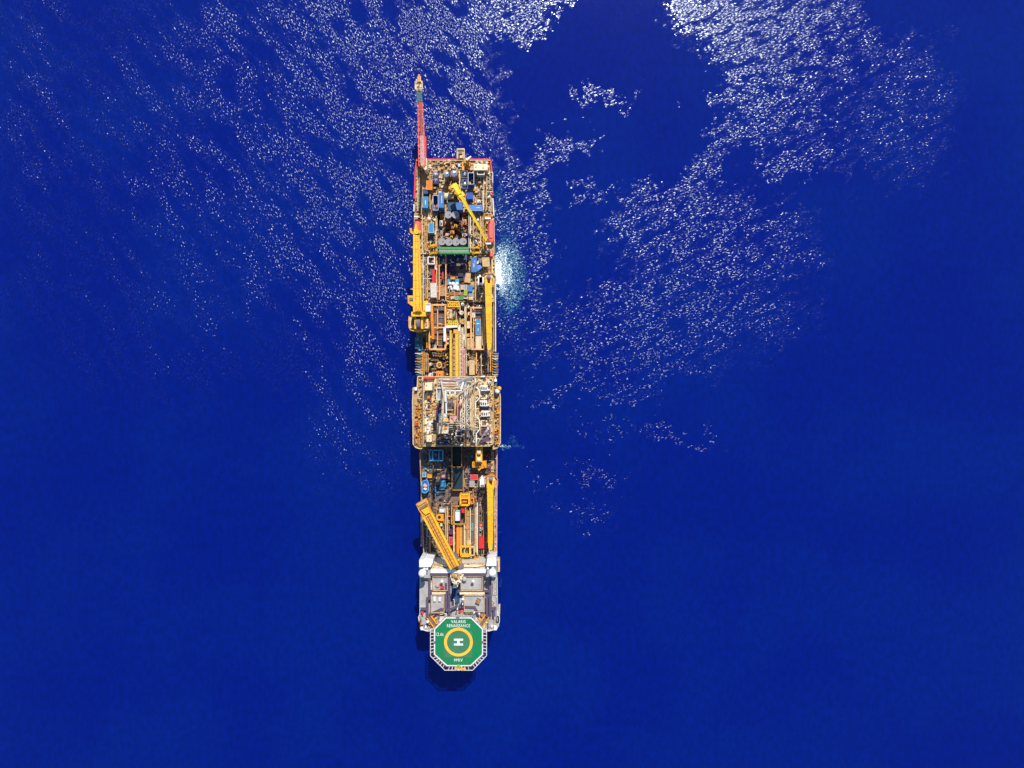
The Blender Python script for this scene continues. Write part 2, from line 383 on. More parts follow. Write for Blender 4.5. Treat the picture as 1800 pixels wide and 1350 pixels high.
def tank(u, v, r, z, h, col, label, top='dome', topcol=None, group='storage tanks', name='storage_tank', cat='tank', n=24):
    zt = z+h; c = W(u, v, zt); base = Vector((c.x, c.y, z)); t = thing(name, label, cat, base, group); R_ = r*L(zt)
    sh = MB(); zs = zt-(R_*.5 if top == 'dome' else .25); k = r*L(zt)/L(zs)
    def cyl_(mb, rr, z0, z1, m): mb.prism([(c.x+rr*math.cos(2*PI*i/n), c.y+rr*math.sin(2*PI*i/n)) for i in range(n)], z0, z1, m)
    cyl_(sh, R_*.97, z, zs, col); part(sh, 'shell', t)
    tp = MB()
    if top == 'dome': tp.ball((c.x, c.y, zs), R_, topcol or col, 20, 8, .5, True)
    else:
        cyl_(tp, R_, zs, zt, topcol or col)
    l = part(tp, 'lid', t)
    m2 = MB(); m2.prism([(c.x+.35*R_+.28*math.cos(i), c.y+.28*math.sin(i)) for i in range(6)], zt-.02 if top != 'dome' else zs+R_*.3, zt+.25, 'dgrey')
    part(m2, 'hatch', l)
    if top != 'dome':
        rg = MB()
        for i in range(n):
            a, b = 2*PI*i/n, 2*PI*(i+1)/n
            rg.bar((c.x+R_*math.cos(a), c.y+R_*math.sin(a), zt), (c.x+R_*math.cos(b), c.y+R_*math.sin(b), zt), .15, .15, 'lgrey')
        part(rg, 'rim', t)
    return t
def domeball(u, v, r, zc, z0, label, name='satellite_dome', cat='satellite dome', group=None, col='white'):
    """radome: ball r (survey units) centred at height zc on a pedestal from z0"""
    c = W(u, v, zc); t = thing(name, label, cat, (c.x, c.y, z0), group); R_ = r*L(zc)
    d = MB(); d.ball(c, R_, col, 24, 14); part(d, 'dome', t)
    p = MB(); n = 12
    p.prism([(c.x+R_*.45*math.cos(2*PI*i/n), c.y+R_*.45*math.sin(2*PI*i/n)) for i in range(n)], z0, zc-R_*.8, col)
    p.prism([(c.x+R_*.7*math.cos(2*PI*i/n), c.y+R_*.7*math.sin(2*PI*i/n)) for i in range(n)], z0, z0+.3, 'lgrey'); part(p, 'pedestal', t)
    return t
def lifeboat(u0, v0, u1, v1, z, label):
    """enclosed lifeboat lying fore and aft, hung in davits"""
    zt = z+3.4; k = L(zt); c = W((u0+u1)/2, (v0+v1)/2, zt); c.z = z
    t = thing('lifeboat', label, 'lifeboat', c, 'lifeboats along the sides')
    hw = (u1-u0)/2*k; hl = (v1-v0)/2*k; prof = [(-1, .35), (-.93, .75), (-.8, .95), (-.4, 1), (.4, 1), (.8, .95), (.93, .75), (1, .35)]
    def shell(levels, m, nm, lab=None):
        mb = MB(); vs_ = []; fs_ = []
        for zz, sc, sl_ in levels:
            ring = [(c.x+hw*b*sc, c.y+hl*a*sl_, zz) for a, b in prof] + [(c.x-hw*b*sc, c.y+hl*a*sl_, zz) for a, b in prof[::-1]]
            vs_ += ring
        n = 16
        for j in range(len(levels)-1):
            for i in range(n): fs_.append((j*n+i, j*n+(i+1) % n, (j+1)*n+(i+1) % n, (j+1)*n+i))
        fs_.append(tuple(range((len(levels)-1)*n, len(levels)*n))); fs_.append(tuple(range(n))[::-1])
        mb.add(vs_, fs_, m); return part(mb, nm, t)
    shell([(z, .35, .7), (z+.7, .8, .92), (z+1.6, 1, 1)], 'salmon', 'hull')
    shell([(z+1.6, .97, .98), (z+2.5, .92, .94), (z+3.1, .7, .86), (z+3.35, .4, .7)], 'salmon', 'canopy')
    b = MB(); b.bar((c.x, c.y-hl*.55, z+3.35), (c.x, c.y-hl*.2, z+3.35), 1.0, 1.2, 'salmon'); part(b, 'cockpit', t)
    w_ = MB()
    for i in range(6): yy = c.y-hl*.7+i*hl*.26; w_.bar((c.x-hw*.93, yy, z+2.2), (c.x+hw*.93, yy, z+2.2), .3, .35, 'glass')
    part(w_, 'window', t)
    g = MB(); g.bar((c.x-hw*1.02, c.y-hl*.8, z+1.6), (c.x-hw*1.02, c.y+hl*.8, z+1.6), .12, .2, 'offwhite'); g.bar((c.x+hw*1.02, c.y-hl*.8, z+1.6), (c.x+hw*1.02, c.y+hl*.8, z+1.6), .12, .2, 'offwhite'); part(g, 'rubbing_strake', t)
    return t
def box_boom(parent, path, col, seam=None, step=2.4, h=None, name='boom'):
    """path: [(u, v, z, half width in survey units)]; returns boom part with seams as a sub-part"""
    mb = MB(); sm = MB()
    for (a, b) in zip(path, path[1:]):
        p, q = W(*a[:3]), W(*b[:3]); w1, w2 = 2*a[3]*L(a[2]), 2*b[3]*L(b[2])
        h1, h2 = (h or w1*.8), (h or w2*.8)
        mb.bar(p, q, w1, h1, col, w2, h2)
        n = int((q-p).length/step)
        for i in range(1, n):
            c = p.lerp(q, i/n); d = (q-p).normalized()*.09; w_ = w1+(w2-w1)*i/n; hh = h1+(h2-h1)*i/n
            sm.bar(c-d, c+d, w_+.12, hh+.10, seam or col)
        d = (q-p).normalized(); x = d.cross(Vector((0, 0, 1))).normalized()
        for e in (-1, 1):
            o1 = p+x*(e*w1*.5)+Vector((0, 0, h1*.5)); o2 = q+x*(e*w2*.5)+Vector((0, 0, h2*.5))
            sm.bar(o1, o2, .28, .28, col)
    o = part(mb, name, parent)
    if sm.v: part(sm, 'stiffener', o)
    return o
# ================================================================== THE DRILLSHIP
ship = thing('drillship', 'long drillship with ochre decks, central white derrick and green helideck, lying across deep blue sea', 'drillship', W(805, 680, 0) )
hull = MB()
HP = [(735, 286), (863, 286), (868.5, 385), (870, 480), (871, 620), (873.5, 700), (873, 960), (874, 1040), (868, 1072), (850, 1108), (830, 1124), (812, 1131), (796, 1131), (778, 1124), (758, 1108), (748, 1072), (745, 960), (741.5, 860), (738, 790), (733, 640), (730.5, 500), (730, 385)]
hull.poly(HP, -3, 2.5, 'hullred', 13); hull.poly(HP, 2.5, 12.6, 'hullblue', 13); part(hull, 'hull', ship)
md = MB(); md.poly(HP, 12.6, 13, 'deckdark', 13); part(md, 'main_deck', ship)
ad = MB()
ad.poly([(733, 281), (862, 281), (864, 300), (868, 373), (728, 373), (730.5, 300)], 12.9, 17, 'deck')
part(ad, 'aft_deck', ship)
sdk = MB()
sdk.poly([(728, 373.5), (769, 373.5), (769, 447), (727.5, 447)], 12.9, 17, 'deck'); sdk.poly([(823.5, 373.5), (868.3, 373.5), (870, 447), (824, 447)], 12.9, 17, 'deck')
sdk.poly([(728, 447.5), (768, 447.5), (768, 531), (728, 531)], 12.9, 16, 'deck'); sdk.poly([(824, 447.5), (870, 447.5), (870.5, 531), (824, 531)], 12.9, 16, 'deck')
sdk.rect(768.3, 500, 823.7, 531, 12.9, 15.5, 'brown')
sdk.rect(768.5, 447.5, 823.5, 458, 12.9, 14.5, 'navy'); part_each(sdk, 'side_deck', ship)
bw = MB()
ed = [(730.5, 300), (733, 281.3), (862, 281.3), (864, 300), (866, 340)]; ed2 = [(728.3, 373), (730.5, 300)]
def strip(mb, px, z, hh, th, m):
    P = [W(u, v, z) for u, v in px]
    for i, (a, b) in enumerate(zip(P, P[1:])): e = Vector((0, 0, hh/2+.004*i)); mb.bar(a+e, b+e, th, hh, m)
for px_, z_, h_, t_, m_c in (([(729, 350), (730.7, 300), (733.2, 281.6), (862, 281.6), (864.2, 300), (866.4, 345)], 17, 1.3, .55, 'red'), ([(866.6, 350), (868.3, 380)], 17, 1.1, .5, 'offwhite'), ([(728.4, 360), (728.3, 372.6)], 17, 1.1, .5, 'offwhite'),
    ([(870.3, 450), (871, 531), (871.3, 618)], 16, 1.0, .4, 'cream'), ([(873.6, 790), (873, 965), (872.5, 982)], 14, 1.0, .5, 'pink'), ([(738.5, 795), (741.5, 870), (745.5, 975)], 14, 1.0, .35, 'tan')):
    bw = MB(); strip(bw, px_, z_, h_, t_, m_c); part(bw, 'bulwark', ship)

wk = MB()   # long side gangways on main deck
for q in ((867.5, 531, 871.2, 618), (863, 790, 868, 830), (869, 850, 872.6, 980)): wk.rect(*q, 12.9, 14.2, 'tan')
for q in ((745, 960, 750, 983), (739.5, 870, 744, 960)): wk.rect(*q, 12.9, 13.8, 'mgrey')
part_each(wk, 'gangway', ship)
# ---- drill floor block
df = MB()
df.poly([(743, 661), (866, 661), (868, 672), (868, 780), (862, 784.5), (743, 784.5)], 12.9, 27.7, 'deckdark'); part(df, 'drill_floor_base', ship)
dt = MB()
dt.poly([(743, 661), (866, 661), (868, 672), (868, 780), (862, 784.5), (743, 784.5)], 27.7, 28, 'tan')
dtp = part(dt, 'drill_floor', ship)
pt = MB()
for a, b, c, d, z, m in ((747, 690, 752, 760, 28.2, 'cream'), (752, 688, 762, 706, 28.3, 'sand'), (747, 740, 760, 768, 28.25, 'offwhite'), (750, 665, 766, 678, 28.2, 'cream'),
    (762, 724, 772, 755, 28.15, 'ochre'), (771, 744, 788, 761, 29.0, 'pink'), (770, 728, 780, 742, 28.6, 'offwhite'), (790, 730, 803, 744, 29.6, 'pink'), (796, 746, 805, 751, 29, 'brown'),
    (836, 666, 862, 676, 28.4, 'sand'), (844, 676, 858, 690, 28.3, 'cream'), (836, 698, 845, 712, 28.2, 'ochre'), (844, 710, 860, 722, 28.5, 'plum'), (838, 740, 846, 760, 28.3, 'sand'), (843, 752, 862, 780, 28.3, 'plum'),
    (769, 770, 793, 782, 28.3, 'navy'), (748, 762, 766, 782, 28.3, 'tan'), (764, 738, 770, 748, 28.9, 'mgrey'), (757, 748, 768, 760, 28.7, 'mgrey'), (806, 690, 831, 751, 28.12, 'plum'), (809, 752, 836, 778, 28.11, 'brown'), (773, 690, 786, 727, 28.1, 'navy')):  # navy plate paints a dark blue shadow, plum one the gaps behind the lattice
    pt.rect(a, b, c, d, 27.98, z, m)
part_each(pt, 'deck_plate_and_shade', dtp)
# ---- sponsons
for side, px in (('p', [(735, 662), (743, 662), (743, 788), (737, 788), (731.5, 786), (727, 780), (726, 706), (727, 682), (734, 681)]), ('s', [(867, 662), (871, 662), (872, 680), (878, 682), (879.5, 700), (879.5, 778), (874, 787), (867, 789)])):
    sp = MB(); sp.poly(px, 9, 22, 'deck'); o = part(sp, 'side_platform', ship)
    rl = MB(); strip(rl, px+[px[0]], 22, 1.2, .45, 'sand'); part(rl, 'bulwark', o)
# ---- accommodation
ac = MB()
AO = [(738, 1016), (737, 997), (737, 984), (761, 984), (761, 991.5), (855, 991.5), (855, 982), (873, 982), (873, 1000), (874, 1015), (874.5, 1080), (878.5, 1080), (878.5, 1092), (874, 1105), (866, 1106), (858, 1110), (752, 1110), (745, 1106), (739.5, 1105), (735.5, 1083), (738.5, 1080)]
ac.poly(AO, 12.9, 27.0, 'offwhite'); acc = part(ac, 'accommodation_block', ship)
rd = MB(); rd.poly(AO, 27.0, 27.4, 'lgrey', 27.2); part(rd, 'roof_deck', acc)
wn = MB()
for zz in (17, 20, 23):
    for i in range(26):
        v = 1000+i*3.0
        for u in (738.6, 873.4): c = W(u, v, 27); wn.bar((c.x+(-.25 if u < 800 else .25), c.y-.35, zz), (c.x+(-.25 if u < 800 else .25), c.y+.35, zz), .5, .8, 'glass')
part(wn, 'window', acc, kind='stuff')
up = MB()
for q in ((739, 1023, 752.5, 1074, 'lgrey', 29.2), (761, 1012.5, 787, 1037, 'lgrey', 30.8), (810.5, 1012, 848, 1037, 'lgrey', 30.8), (758.5, 1044.5, 781, 1076, 'lgrey', 30.8), (816.5, 1045, 852, 1074, 'lgrey', 30.8),
          (738, 997, 757, 1016, 'lgrey', 31.5), (853.5, 996, 872.5, 1014.5, 'lgrey', 31.5), (794, 1066, 808, 1071, 'lgrey', 29.5), (759, 1041, 783, 1044.2, 'cream', 31.5), (808, 1041, 852, 1045, 'cream', 31.6),
          (866, 1024, 872.5, 1046, 'lgrey', 29), (864.5, 1047, 872.5, 1070, 'lgrey', 28.6), (845, 1039, 859.5, 1043, 'lgrey', 29), (756, 1024, 759.5, 1040, 'offwhite', 29), (769, 1078, 785, 1083, 'offwhite', 28.4),
          (741, 1076, 751, 1098, 'lgrey', 28.2), (858, 1076, 867, 1102, 'lgrey', 28.1)):
    up.rect(q[0], q[1], q[2], q[3], 27.3, q[5], q[4])
up.poly([(800, 1069), (833, 1070), (841, 1082), (828, 1086), (794, 1086), (794, 1073)], 27.3, 28.6, 'lgrey')
up.poly([(793, 1009), (812, 1009), (818, 1004), (812, 1016), (809.5, 1024), (795, 1024), (790, 1009)], 27.3, 32.0, 'cream')
part_each(up, 'deck_house', acc)
tb = MB()
tb.rect(757, 1001, 854, 1007.5, 27.3, 33.0, 'white'); tb.rect(757, 994, 790, 997.5, 27.3, 30, 'sand'); tb.rect(813, 992, 853, 997.5, 27.3, 30, 'sand'); tb.rect(757.5, 998.5, 853.5, 1000.5, 27.3, 30.5, 'brown')
tb.poly([(772, 993.5), (853, 993.5), (840, 996.5), (786, 996.5)], 30, 31, 'cream'); tb.poly([(757, 1007.5), (854, 1007.5), (846, 1009.5), (818, 1010), (812, 1013), (796, 1013), (790, 1009.7), (766, 1009.5)], 27.3, 31.4, 'offwhite')
part(tb, 'bridge_front', acc)
wb = MB(); wb.poly([(737, 984), (744, 984), (747, 980.5), (761.5, 983), (760, 991), (757, 996.5), (737, 997)], 27.3, 34.5, 'white'); wb.poly([(856.5, 982), (872.3, 980), (872.5, 994.5), (854.5, 995)], 27.3, 34.5, 'white')
part_each(wb, 'bridge_wing', acc)
wy = MB()
def walkp(px, z=28.9, w_=.95, m='walk'):
    P = [W(u, v, z) for u, v in px]
    for i, (a, b) in enumerate(zip(P, P[1:])):
        a = a+Vector((0, 0, i*.005)); b = b+Vector((0, 0, i*.005)); d = (b-a).normalized()*w_*.5; wy.bar(a-d-Vector((0, 0, .1)), b+d-Vector((0, 0, .1)), w_, .2, m)
kw = 0
for p_ in ([(789.8, 1010), (789.8, 1086)], [(784, 1027), (784, 1069)], [(862, 1016), (862, 1082)], [(755, 1018), (755, 1052), (751, 1052), (751, 1083)], [(757, 1039), (783, 1039)], [(807, 1039), (862, 1039)], [(849, 1012), (849, 1040)],
    [(757, 1079), (775, 1071.4), (786, 1071.4)], [(794, 1070.5), (803, 1066.8), (834, 1068), (841.5, 1080)], [(758, 1010.5), (788, 1010.5)], [(818, 1010.8), (853, 1010.8)], [(741, 1070), (751, 1070)], [(862, 1069), (870, 1069)], [(856, 1050), (856, 1082)], [(784, 1027), (790, 1027)], [(851, 1047), (862, 1047)], [(869, 1071), (869, 1082)]):
    kw += 1; walkp(p_, (31.9 if p_[0][1] < 1011 and p_[0][0] != 789.8 else 31.3)+kw*.02, 1.0)
part(wy, 'walkway', acc)
sh_ = MB(); sh_.rect(793.5, 1025, 808, 1066, 27.4, 27.5, 'navy'); sh_.rect(797, 1052, 804, 1058, 27.4, 28.4, 'teal'); part(sh_, 'lightwell_shade', acc)  # navy sheet paints the blue shade down in the shaft
ra = MB()
for q in ((761, 1012.5, 787, 1037), (810.5, 1012, 848, 1037), (758.5, 1044.5, 781, 1076), (816.5, 1045, 852, 1074)):
    ra = MB(); ra.rail([(q[0], q[1]), (q[2], q[1]), (q[2], q[3]), (q[0], q[3])], 30.8, 'sand', closed=True, r=.16); part(ra, 'railing', acc)
ra = MB(); ra.rail([(739, 1016), (738.7, 1080), (736, 1083), (740, 1104), (752, 1108)], 27.4, 'white', r=.2); part(ra, 'railing', acc); ra = MB(); ra.rail([(874, 1015), (874.2, 1080), (878, 1081), (878, 1092), (873.6, 1104), (858, 1108)], 27.4, 'white', r=.2)
part(ra, 'railing', acc)
cl = MB()
A_LT = ['cream', 'sand', 'offwhite', 'tan', 'orange', 'mgrey', 'white', 'dark']
clutter(cl, 757, 1024, 760, 1078, 27.3, 34, A_LT, 1.5, .6, 1.6, 0, 31); clutter(cl, 852, 1046, 860, 1082, 27.3, 44, A_LT+['ochre'], 1.5, .6, 2, 0, 32); clutter(cl, 752, 1080, 772, 1106, 27.3, 90, A_LT+['gold', 'red'], 1.8, .6, 2.4, 8, 33, True)
clutter(cl, 838, 1080, 858, 1106, 27.3, 80, A_LT+['gold', 'orange'], 1.8, .6, 2.4, 8, 34, True); clutter(cl, 738, 1082, 750, 1103, 27.3, 40, A_LT, 1.2, .5, 1.6, 2, 35); clutter(cl, 866, 1082, 877, 1102, 27.3, 40, A_LT, 1.2, .5, 1.6, 2, 36)
clutter(cl, 795, 1008, 811, 1022, 31.8, 40, A_LT, 2, .6, 2.2, 5, 37); clutter(cl, 810, 1074, 836, 1085, 28.4, 40, ['offwhite', 'cream', 'lgrey', 'mgrey'], 1, .6, 2.5, 4, 38); clutter(cl, 797, 1054, 812, 1068, 27.6, 26, ['navy', 'sky', 'cream', 'mgrey'], 1.6, .6, 2, 3, 39)
clutter(cl, 866, 1020, 873, 1070, 28.8, 30, ['cream', 'tan', 'lgrey', 'offwhite'], .8, .5, 1.8, 0, 40); clutter(cl, 739, 1050, 742, 1080, 28, 20, ['tan', 'sand', 'orange'], .8, .5, 1.4, 0, 41); clutter(cl, 770, 1104, 838, 1107, 27.3, 30, A_LT, 1.5, .5, 2, 0, 44)
clutter(cl, 760, 998, 852, 1001, 30.4, 34, ['brown', 'tan', 'gold', 'sand'], .8, .6, 3, 0, 42); clutter(cl, 758, 992, 854, 996, 29.8, 30, ['sand', 'cream', 'tan', 'brown'], .9, .6, 3, 0, 43)
part(cl, 'roof_fitting', ship, kind='stuff', label='small vents, boxes and pipes crowding the accommodation roofs')
bk = MB()
bk.rect(873.3, 983, 878.5, 1005, 24, 28, 'sand'); [bk.rect(874.3, 986+i*3.1, 875.8, 987.3+i*3.1, 28, 28.6, 'brown') for i in range(6)]; part(bk, 'wing_balcony', acc)
# ---- dense clutter, per zone
PA = ['tan', 'sand', 'cream', 'deck', 'brown', 'tan', 'sand', 'ochre', 'offwhite', 'ash', 'mgrey', 'sand', 'tan', 'deck', 'peach']
PB = ['tan', 'sand', 'cream', 'ochre', 'gold', 'brown', 'sand', 'tan', 'peach', 'offwhite', 'mgrey', 'deck', 'ash']
PC = ['dark', 'plum', 'brown', 'navy', 'mgrey', 'dgrey', 'tan']
PD = ['tan', 'sand', 'ochre', 'brown', 'gold', 'mgrey', 'cream', 'plum']
PE = ['gold', 'ochre', 'orange', 'brown', 'tan', 'yellow', 'sand', 'brick']
PT = ['teal', 'navy', 'dark', 'aqua', 'mgrey', 'tan', 'dgrey', 'plum']
def zone(name, label, seed, specs):
    mb = MB()
    for i, (q, z, n, pal, hm, a, b, pp) in enumerate(specs): clutter(mb, *q, z, n, pal, hm, a, b, pp, seed*10+i)
    part(mb, name, ship, kind='stuff', label=label)
zone('deck_machinery', 'tan and brown pipes, valves and small boxes crowding the aft deck', 1, [((734, 283, 860, 300), 17, 150, PA, 2.2, .7, 4, 16), ((750, 298, 862, 372), 17, 420, PA, 2.2, .7, 3.6, 40), ((730, 300, 737, 372), 17, 70, PA, 1.2, .6, 2.4, 3), ((845, 300, 866, 372), 17, 170, PA, 2, .6, 3.2, 14)])
zone('deck_machinery', 'ochre pipes, valves and boxes along the decks beside the dark tank hold', 2, [((729, 374, 768, 446), 17, 240, PB, 2.2, .6, 3, 26), ((825, 374, 868, 446), 17, 270, PB, 2, .6, 3.2, 26)])
zone('hold_machinery', 'dark brown machinery crowding the floor of the tank hold', 3, [((771, 374, 822, 421), 13, 210, PC+['orange', 'pink'], 3.2, .8, 5, 20), ((771, 447, 822, 500), 13.2, 70, ['dark', 'navy', 'plum', 'purple', 'dark'], 1.6, 1, 8, 12)])
zone('deck_machinery', 'tan boxes and pipe runs on the deck between the two long yellow cranes', 4, [((742, 448, 768, 530), 16, 190, PD+['white'], 2, .6, 3, 22), ((824, 448, 855, 530), 16, 170, PB, 1.8, .6, 3.2, 16), ((769, 500, 823, 530), 15.5, 130, PB, 2, .6, 3.4, 12), ((861, 450, 870, 530), 16, 70, PD, 1.0, .5, 2, 4)])
zone('deck_machinery', 'pipe runs, walkways and boxes around the aft pipe racks', 5, [((748, 530, 866, 575), 13, 330, PB+['brown', 'plum'], 3.2, .7, 3.6, 44), ((742, 575, 792, 660), 13, 210, PD+['plum', 'dark'], 2.6, .6, 3, 34), ((809, 575, 860, 660), 13, 260, PB, 3, .6, 3.2, 36), ((867.5, 532, 871, 616), 14.2, 60, ['tan', 'brown', 'red', 'cream'], .8, .4, 1.4, 0), ((741, 585, 746, 660), 13, 40, PT, 2, .6, 3, 6)])
zone('drill_floor_machinery', 'pipes, boxes and winches crowding the drill floor round the derrick', 6, [((745, 664, 768, 782), 28, 150, ['cream', 'sand', 'offwhite', 'tan', 'mgrey', 'gold', 'brown', 'plum'], 1.8, .6, 3.2, 10), ((768, 700, 785, 740), 28, 90, ['navy', 'dark', 'teal', 'purple', 'navy'], 3, .7, 3.4, 10),  # navy and dark pieces here paint the shadow inside the derrick
    ((768, 740, 815, 782), 28, 240, ['cream', 'white', 'navy', 'plum', 'gold', 'sand', 'brown', 'pink', 'dark'], 3.4, .6, 3.2, 26), ((775, 663, 840, 686), 28, 150, ['sand', 'pink', 'cream', 'tan', 'lgrey', 'gold', 'brown'], 3, .6, 4, 20), ((812, 690, 845, 782), 28, 110, ['sand', 'cream', 'plum', 'brown', 'tan', 'ochre', 'dark'], 2.4, .6, 3, 14), ((843, 664, 866, 782), 28, 190, ['sand', 'cream', 'offwhite', 'plum', 'tan', 'white', 'brown'], 1.9, .6, 3, 14)])
zone('platform_machinery', 'yellow and orange winches and valves packed on the narrow side platforms', 7, [((729, 706, 742, 786), 22, 230, PE, 2, .6, 2.6, 14), ((869, 706, 877, 784), 22, 210, PE, 2.6, .6, 2.6, 14), ((735, 664, 743, 705), 22, 60, ['ochre', 'sand', 'gold', 'navy', 'mgrey'], 1.6, .6, 2.6, 5), ((866, 664, 873, 705), 22, 60, ['ochre', 'sand', 'gold', 'teal', 'mgrey'], 1.6, .6, 2.6, 5)])
zone('deck_machinery', 'boxes with teal and dark shade painted into their colours, forward of the drill floor', 8, [((741, 790, 792, 880), 13, 230, PT, 2.0, .7, 4.0, 24), ((816, 790, 836, 880), 13, 70, PT+['brown'], 1.8, .7, 3.4, 12), ((845, 788, 872, 832), 13, 150, ['plum', 'dark', 'tan', 'brown', 'brick', 'mgrey'], 2, .6, 3.4, 16), ((822, 830, 846, 880), 13, 80, PD, 2, .6, 3, 8)])  # palette paints the teal tone of the shade into this clutter
zone('deck_machinery', 'pipe runs, valves and small boxes round the forward pipe racks', 9, [((746, 880, 800, 978), 13, 330, PD+['purple', 'dark', 'plum', 'teal', 'brown'], 2.3, .6, 3.2, 40), ((818, 862, 860, 980), 13, 330, PB+['brown', 'plum'], 2.2, .6, 3.2, 40), ((868, 850, 872, 980), 14.2, 90, ['tan', 'brown', 'orange', 'cream', 'white'], .9, .4, 1.6, 0), ((761, 978, 855, 992), 13, 60, PD, 2, .6, 3, 6)])
# railings along the sides
rl = MB()
for px, z in (([(732.5, 283), (861, 283)], 18.3), ([(728.6, 385), (728, 447)], 17), ([(869.3, 430), (870, 447)], 17), ([(867.6, 531), (867.6, 618)], 14.2), ([(869, 850), (869, 980)], 14.2), ([(744, 662), (744, 784)], 28), ([(867.6, 674), (867.6, 780)], 28), ([(744, 784), (862, 784)], 28), ([(744, 662), (866, 662)], 28), ([(769, 374), (769, 446)], 17), ([(823.5, 374), (823.5, 446)], 17)):
    rl = MB(); rl.rail(px, z, 'sand', r=.14); part(rl, 'railing', ship)
# side rib racks (fold-down ladders and riser fingers along both flanks)
for side in (0, 1):
    fr = MB()
    for i in range(9):
        v = 620.5+i*4.7; c_ = ('offwhite', 'ash', 'tan', 'teal', 'sand', 'mgrey', 'ochre')[(i*3+side) % 7]; u0, u1 = (865, 877-(i % 3)*.7) if side else (729.5+(i % 3)*.7, 742)
        fr.rect(u0, v, u1, v+1.1, 17.2, 17.9, c_, 0, 17.9); fr.rect(u0+1, v+1.1, u1-1, v+3, 16.5, 17.1, 'dgrey' if i % 2 else 'mgrey', 0, 17.1); fr.bar(W(u0+2, v+.5, 18.2), W(u1-1, v+3.4, 18.2), .2, .2, c_)
    fr.rect(*((865, 618, 866.5, 662) if side else (741, 618, 743.5, 662)), 12.9, 17.2, 'ochre'); part(fr, 'side_rack', ship)
# ---- pipe lines along the drill floor, white handrail route and cable trays
pl = MB()
pl.tube([W(u, v, 33) for u, v in ((835, 664), (836, 680), (843, 686), (843, 700), (836, 707), (836, 732), (843, 738), (843, 755), (837.5, 762), (837, 779))], .24, 'white', 6)
for i, (m, z) in enumerate((('lgrey', 31), ('pink', 32), ('sky', 31.5), ('offwhite', 32.5), ('orange', 31), ('lgrey', 32), ('pink', 31.4), ('sand', 32.2))):
    v = 665.5+i*2.2; pl.tube([W(771, v, z), W(800+rnd.uniform(-6, 14), v+1.2, z), W(818, v+rnd.uniform(-1, 1), z)], .26, m, 6)
for u in (832, 834.5): pl.tube([W(u, 690, 31), W(u, 778, 31)], .2, 'cream', 6)
for v in (687, 699, 718, 731, 751, 771): pl.bar(W(829, v, 31), W(842, v, 31), .3, .3, 'cream')
part(pl, 'pipework', dtp)

# ---- long fore-and-aft pipe runs and tray edges
def runs(name, z, w_, v0, v1, lst):
    for i, (u, m) in enumerate(lst):
        q = MB(); q.bar(W(u, v0+(i*7) % 5, z+(i % 3)*.4), W(u, v1-(i*5) % 6, z+(i % 3)*.4), w_, w_, m)
        k = int((v1-v0)/12)
        for j in range(k): c = W(u, v0+6+j*12, z); q.bar((c.x, c.y, z-2.5), (c.x, c.y, z), .25, .25, m)
        part(q, name, ship)
runs('pipe_run', 19, .34, 300, 371, [(734.5, 'sand'), (737, 'tan'), (756, 'tan'), (808, 'cream'), (850.5, 'sand'), (855, 'tan'), (861, 'sand')])
runs('pipe_run', 19, .36, 378, 445, [(742.5, 'sand'), (747, 'tan'), (750.5, 'gold'), (766.5, 'sand'), (827, 'cream'), (832, 'tan'), (845, 'sand'), (849.5, 'gold'), (852.5, 'ochre')])
runs('pipe_run', 18.2, .42, 450, 529, [(744, 'sand'), (747.5, 'mgrey'), (751.5, 'tan'), (767.7, 'peach'), (772, 'peach'), (783.8, 'peach'), (836, 'tan'), (865, 'cream')])
runs('pipe_run', 18.0, .40, 536, 612, [(750.5, 'gold'), (769.4, 'peach'), (784.8, 'peach'), (808.8, 'sand'), (817.5, 'cream'), (819.5, 'tan'), (832.5, 'peach'), (847.8, 'sand'), (853.5, 'ash')])
runs('pipe_run', 17.5, .38, 618, 658, [(745.5, 'gold'), (749, 'tan'), (752.5, 'ochre'), (789.5, 'brown'), (820, 'sand'), (837.5, 'peach'), (846, 'tan'), (858, 'ash'), (862.5, 'gold')])
runs('pipe_run', 17.0, .34, 890, 975, [(750, 'mgrey'), (756, 'tan'), (783, 'tan'), (786.8, 'sand'), (798, 'sand'), (821, 'tan'), (826.8, 'cream'), (834.8, 'tan'), (836.8, 'cream'), (846.5, 'brown'), (850, 'ash')])
# ================================================================== BURNER BOOM, STERN GEAR
t = thing('burner_boom', 'long slender red boom with a cream burner head reaching out beyond the stern', 'burner boom', W(747, 296, 17))
m_ = MB(); m_.truss(W(743, 292, 24), W(738.5, 180, 27), 3.1, 2.4, 'salmon', 1.7, 16, .2); m_.bar(W(743.2, 290, 25.4), W(741, 238, 26.4), 1.9, .3, 'pink', 1.6); m_.bar(W(741, 237.5, 26.4), W(738.6, 180, 27.7), 1.35, .3, 'brick', .9); o = part(m_, 'inner_boom', t)
m_ = MB(); m_.rect(736, 248, 738.2, 292, 22.5, 24.6, 'salmon'); m_.rect(747.4, 240, 749.2, 292, 22.5, 24.6, 'red'); part(m_, 'side_beam', t)
m_ = MB(); m_.truss(W(738.5, 180, 27), W(736.6, 163, 27.3), 1.7, 1.5, 'teal', 1.6, 5, .4); m_.bar(W(738.5, 180, 26.5), W(736.6, 163, 26.8), 1.0, .2, 'mgrey'); part(m_, 'outer_boom', t)
m_ = MB(); m_.rect(730, 144, 743, 158, 27.6, 28.1, 'sand'); m_.rect(732, 158, 742, 163, 27.5, 28, 'tan'); m_.rail([(730.2, 144.5), (742.8, 144.5), (742.8, 158), (730.2, 158)], 28.1, 'cream', closed=True, r=.16); hd = part(m_, 'burner_platform', t)
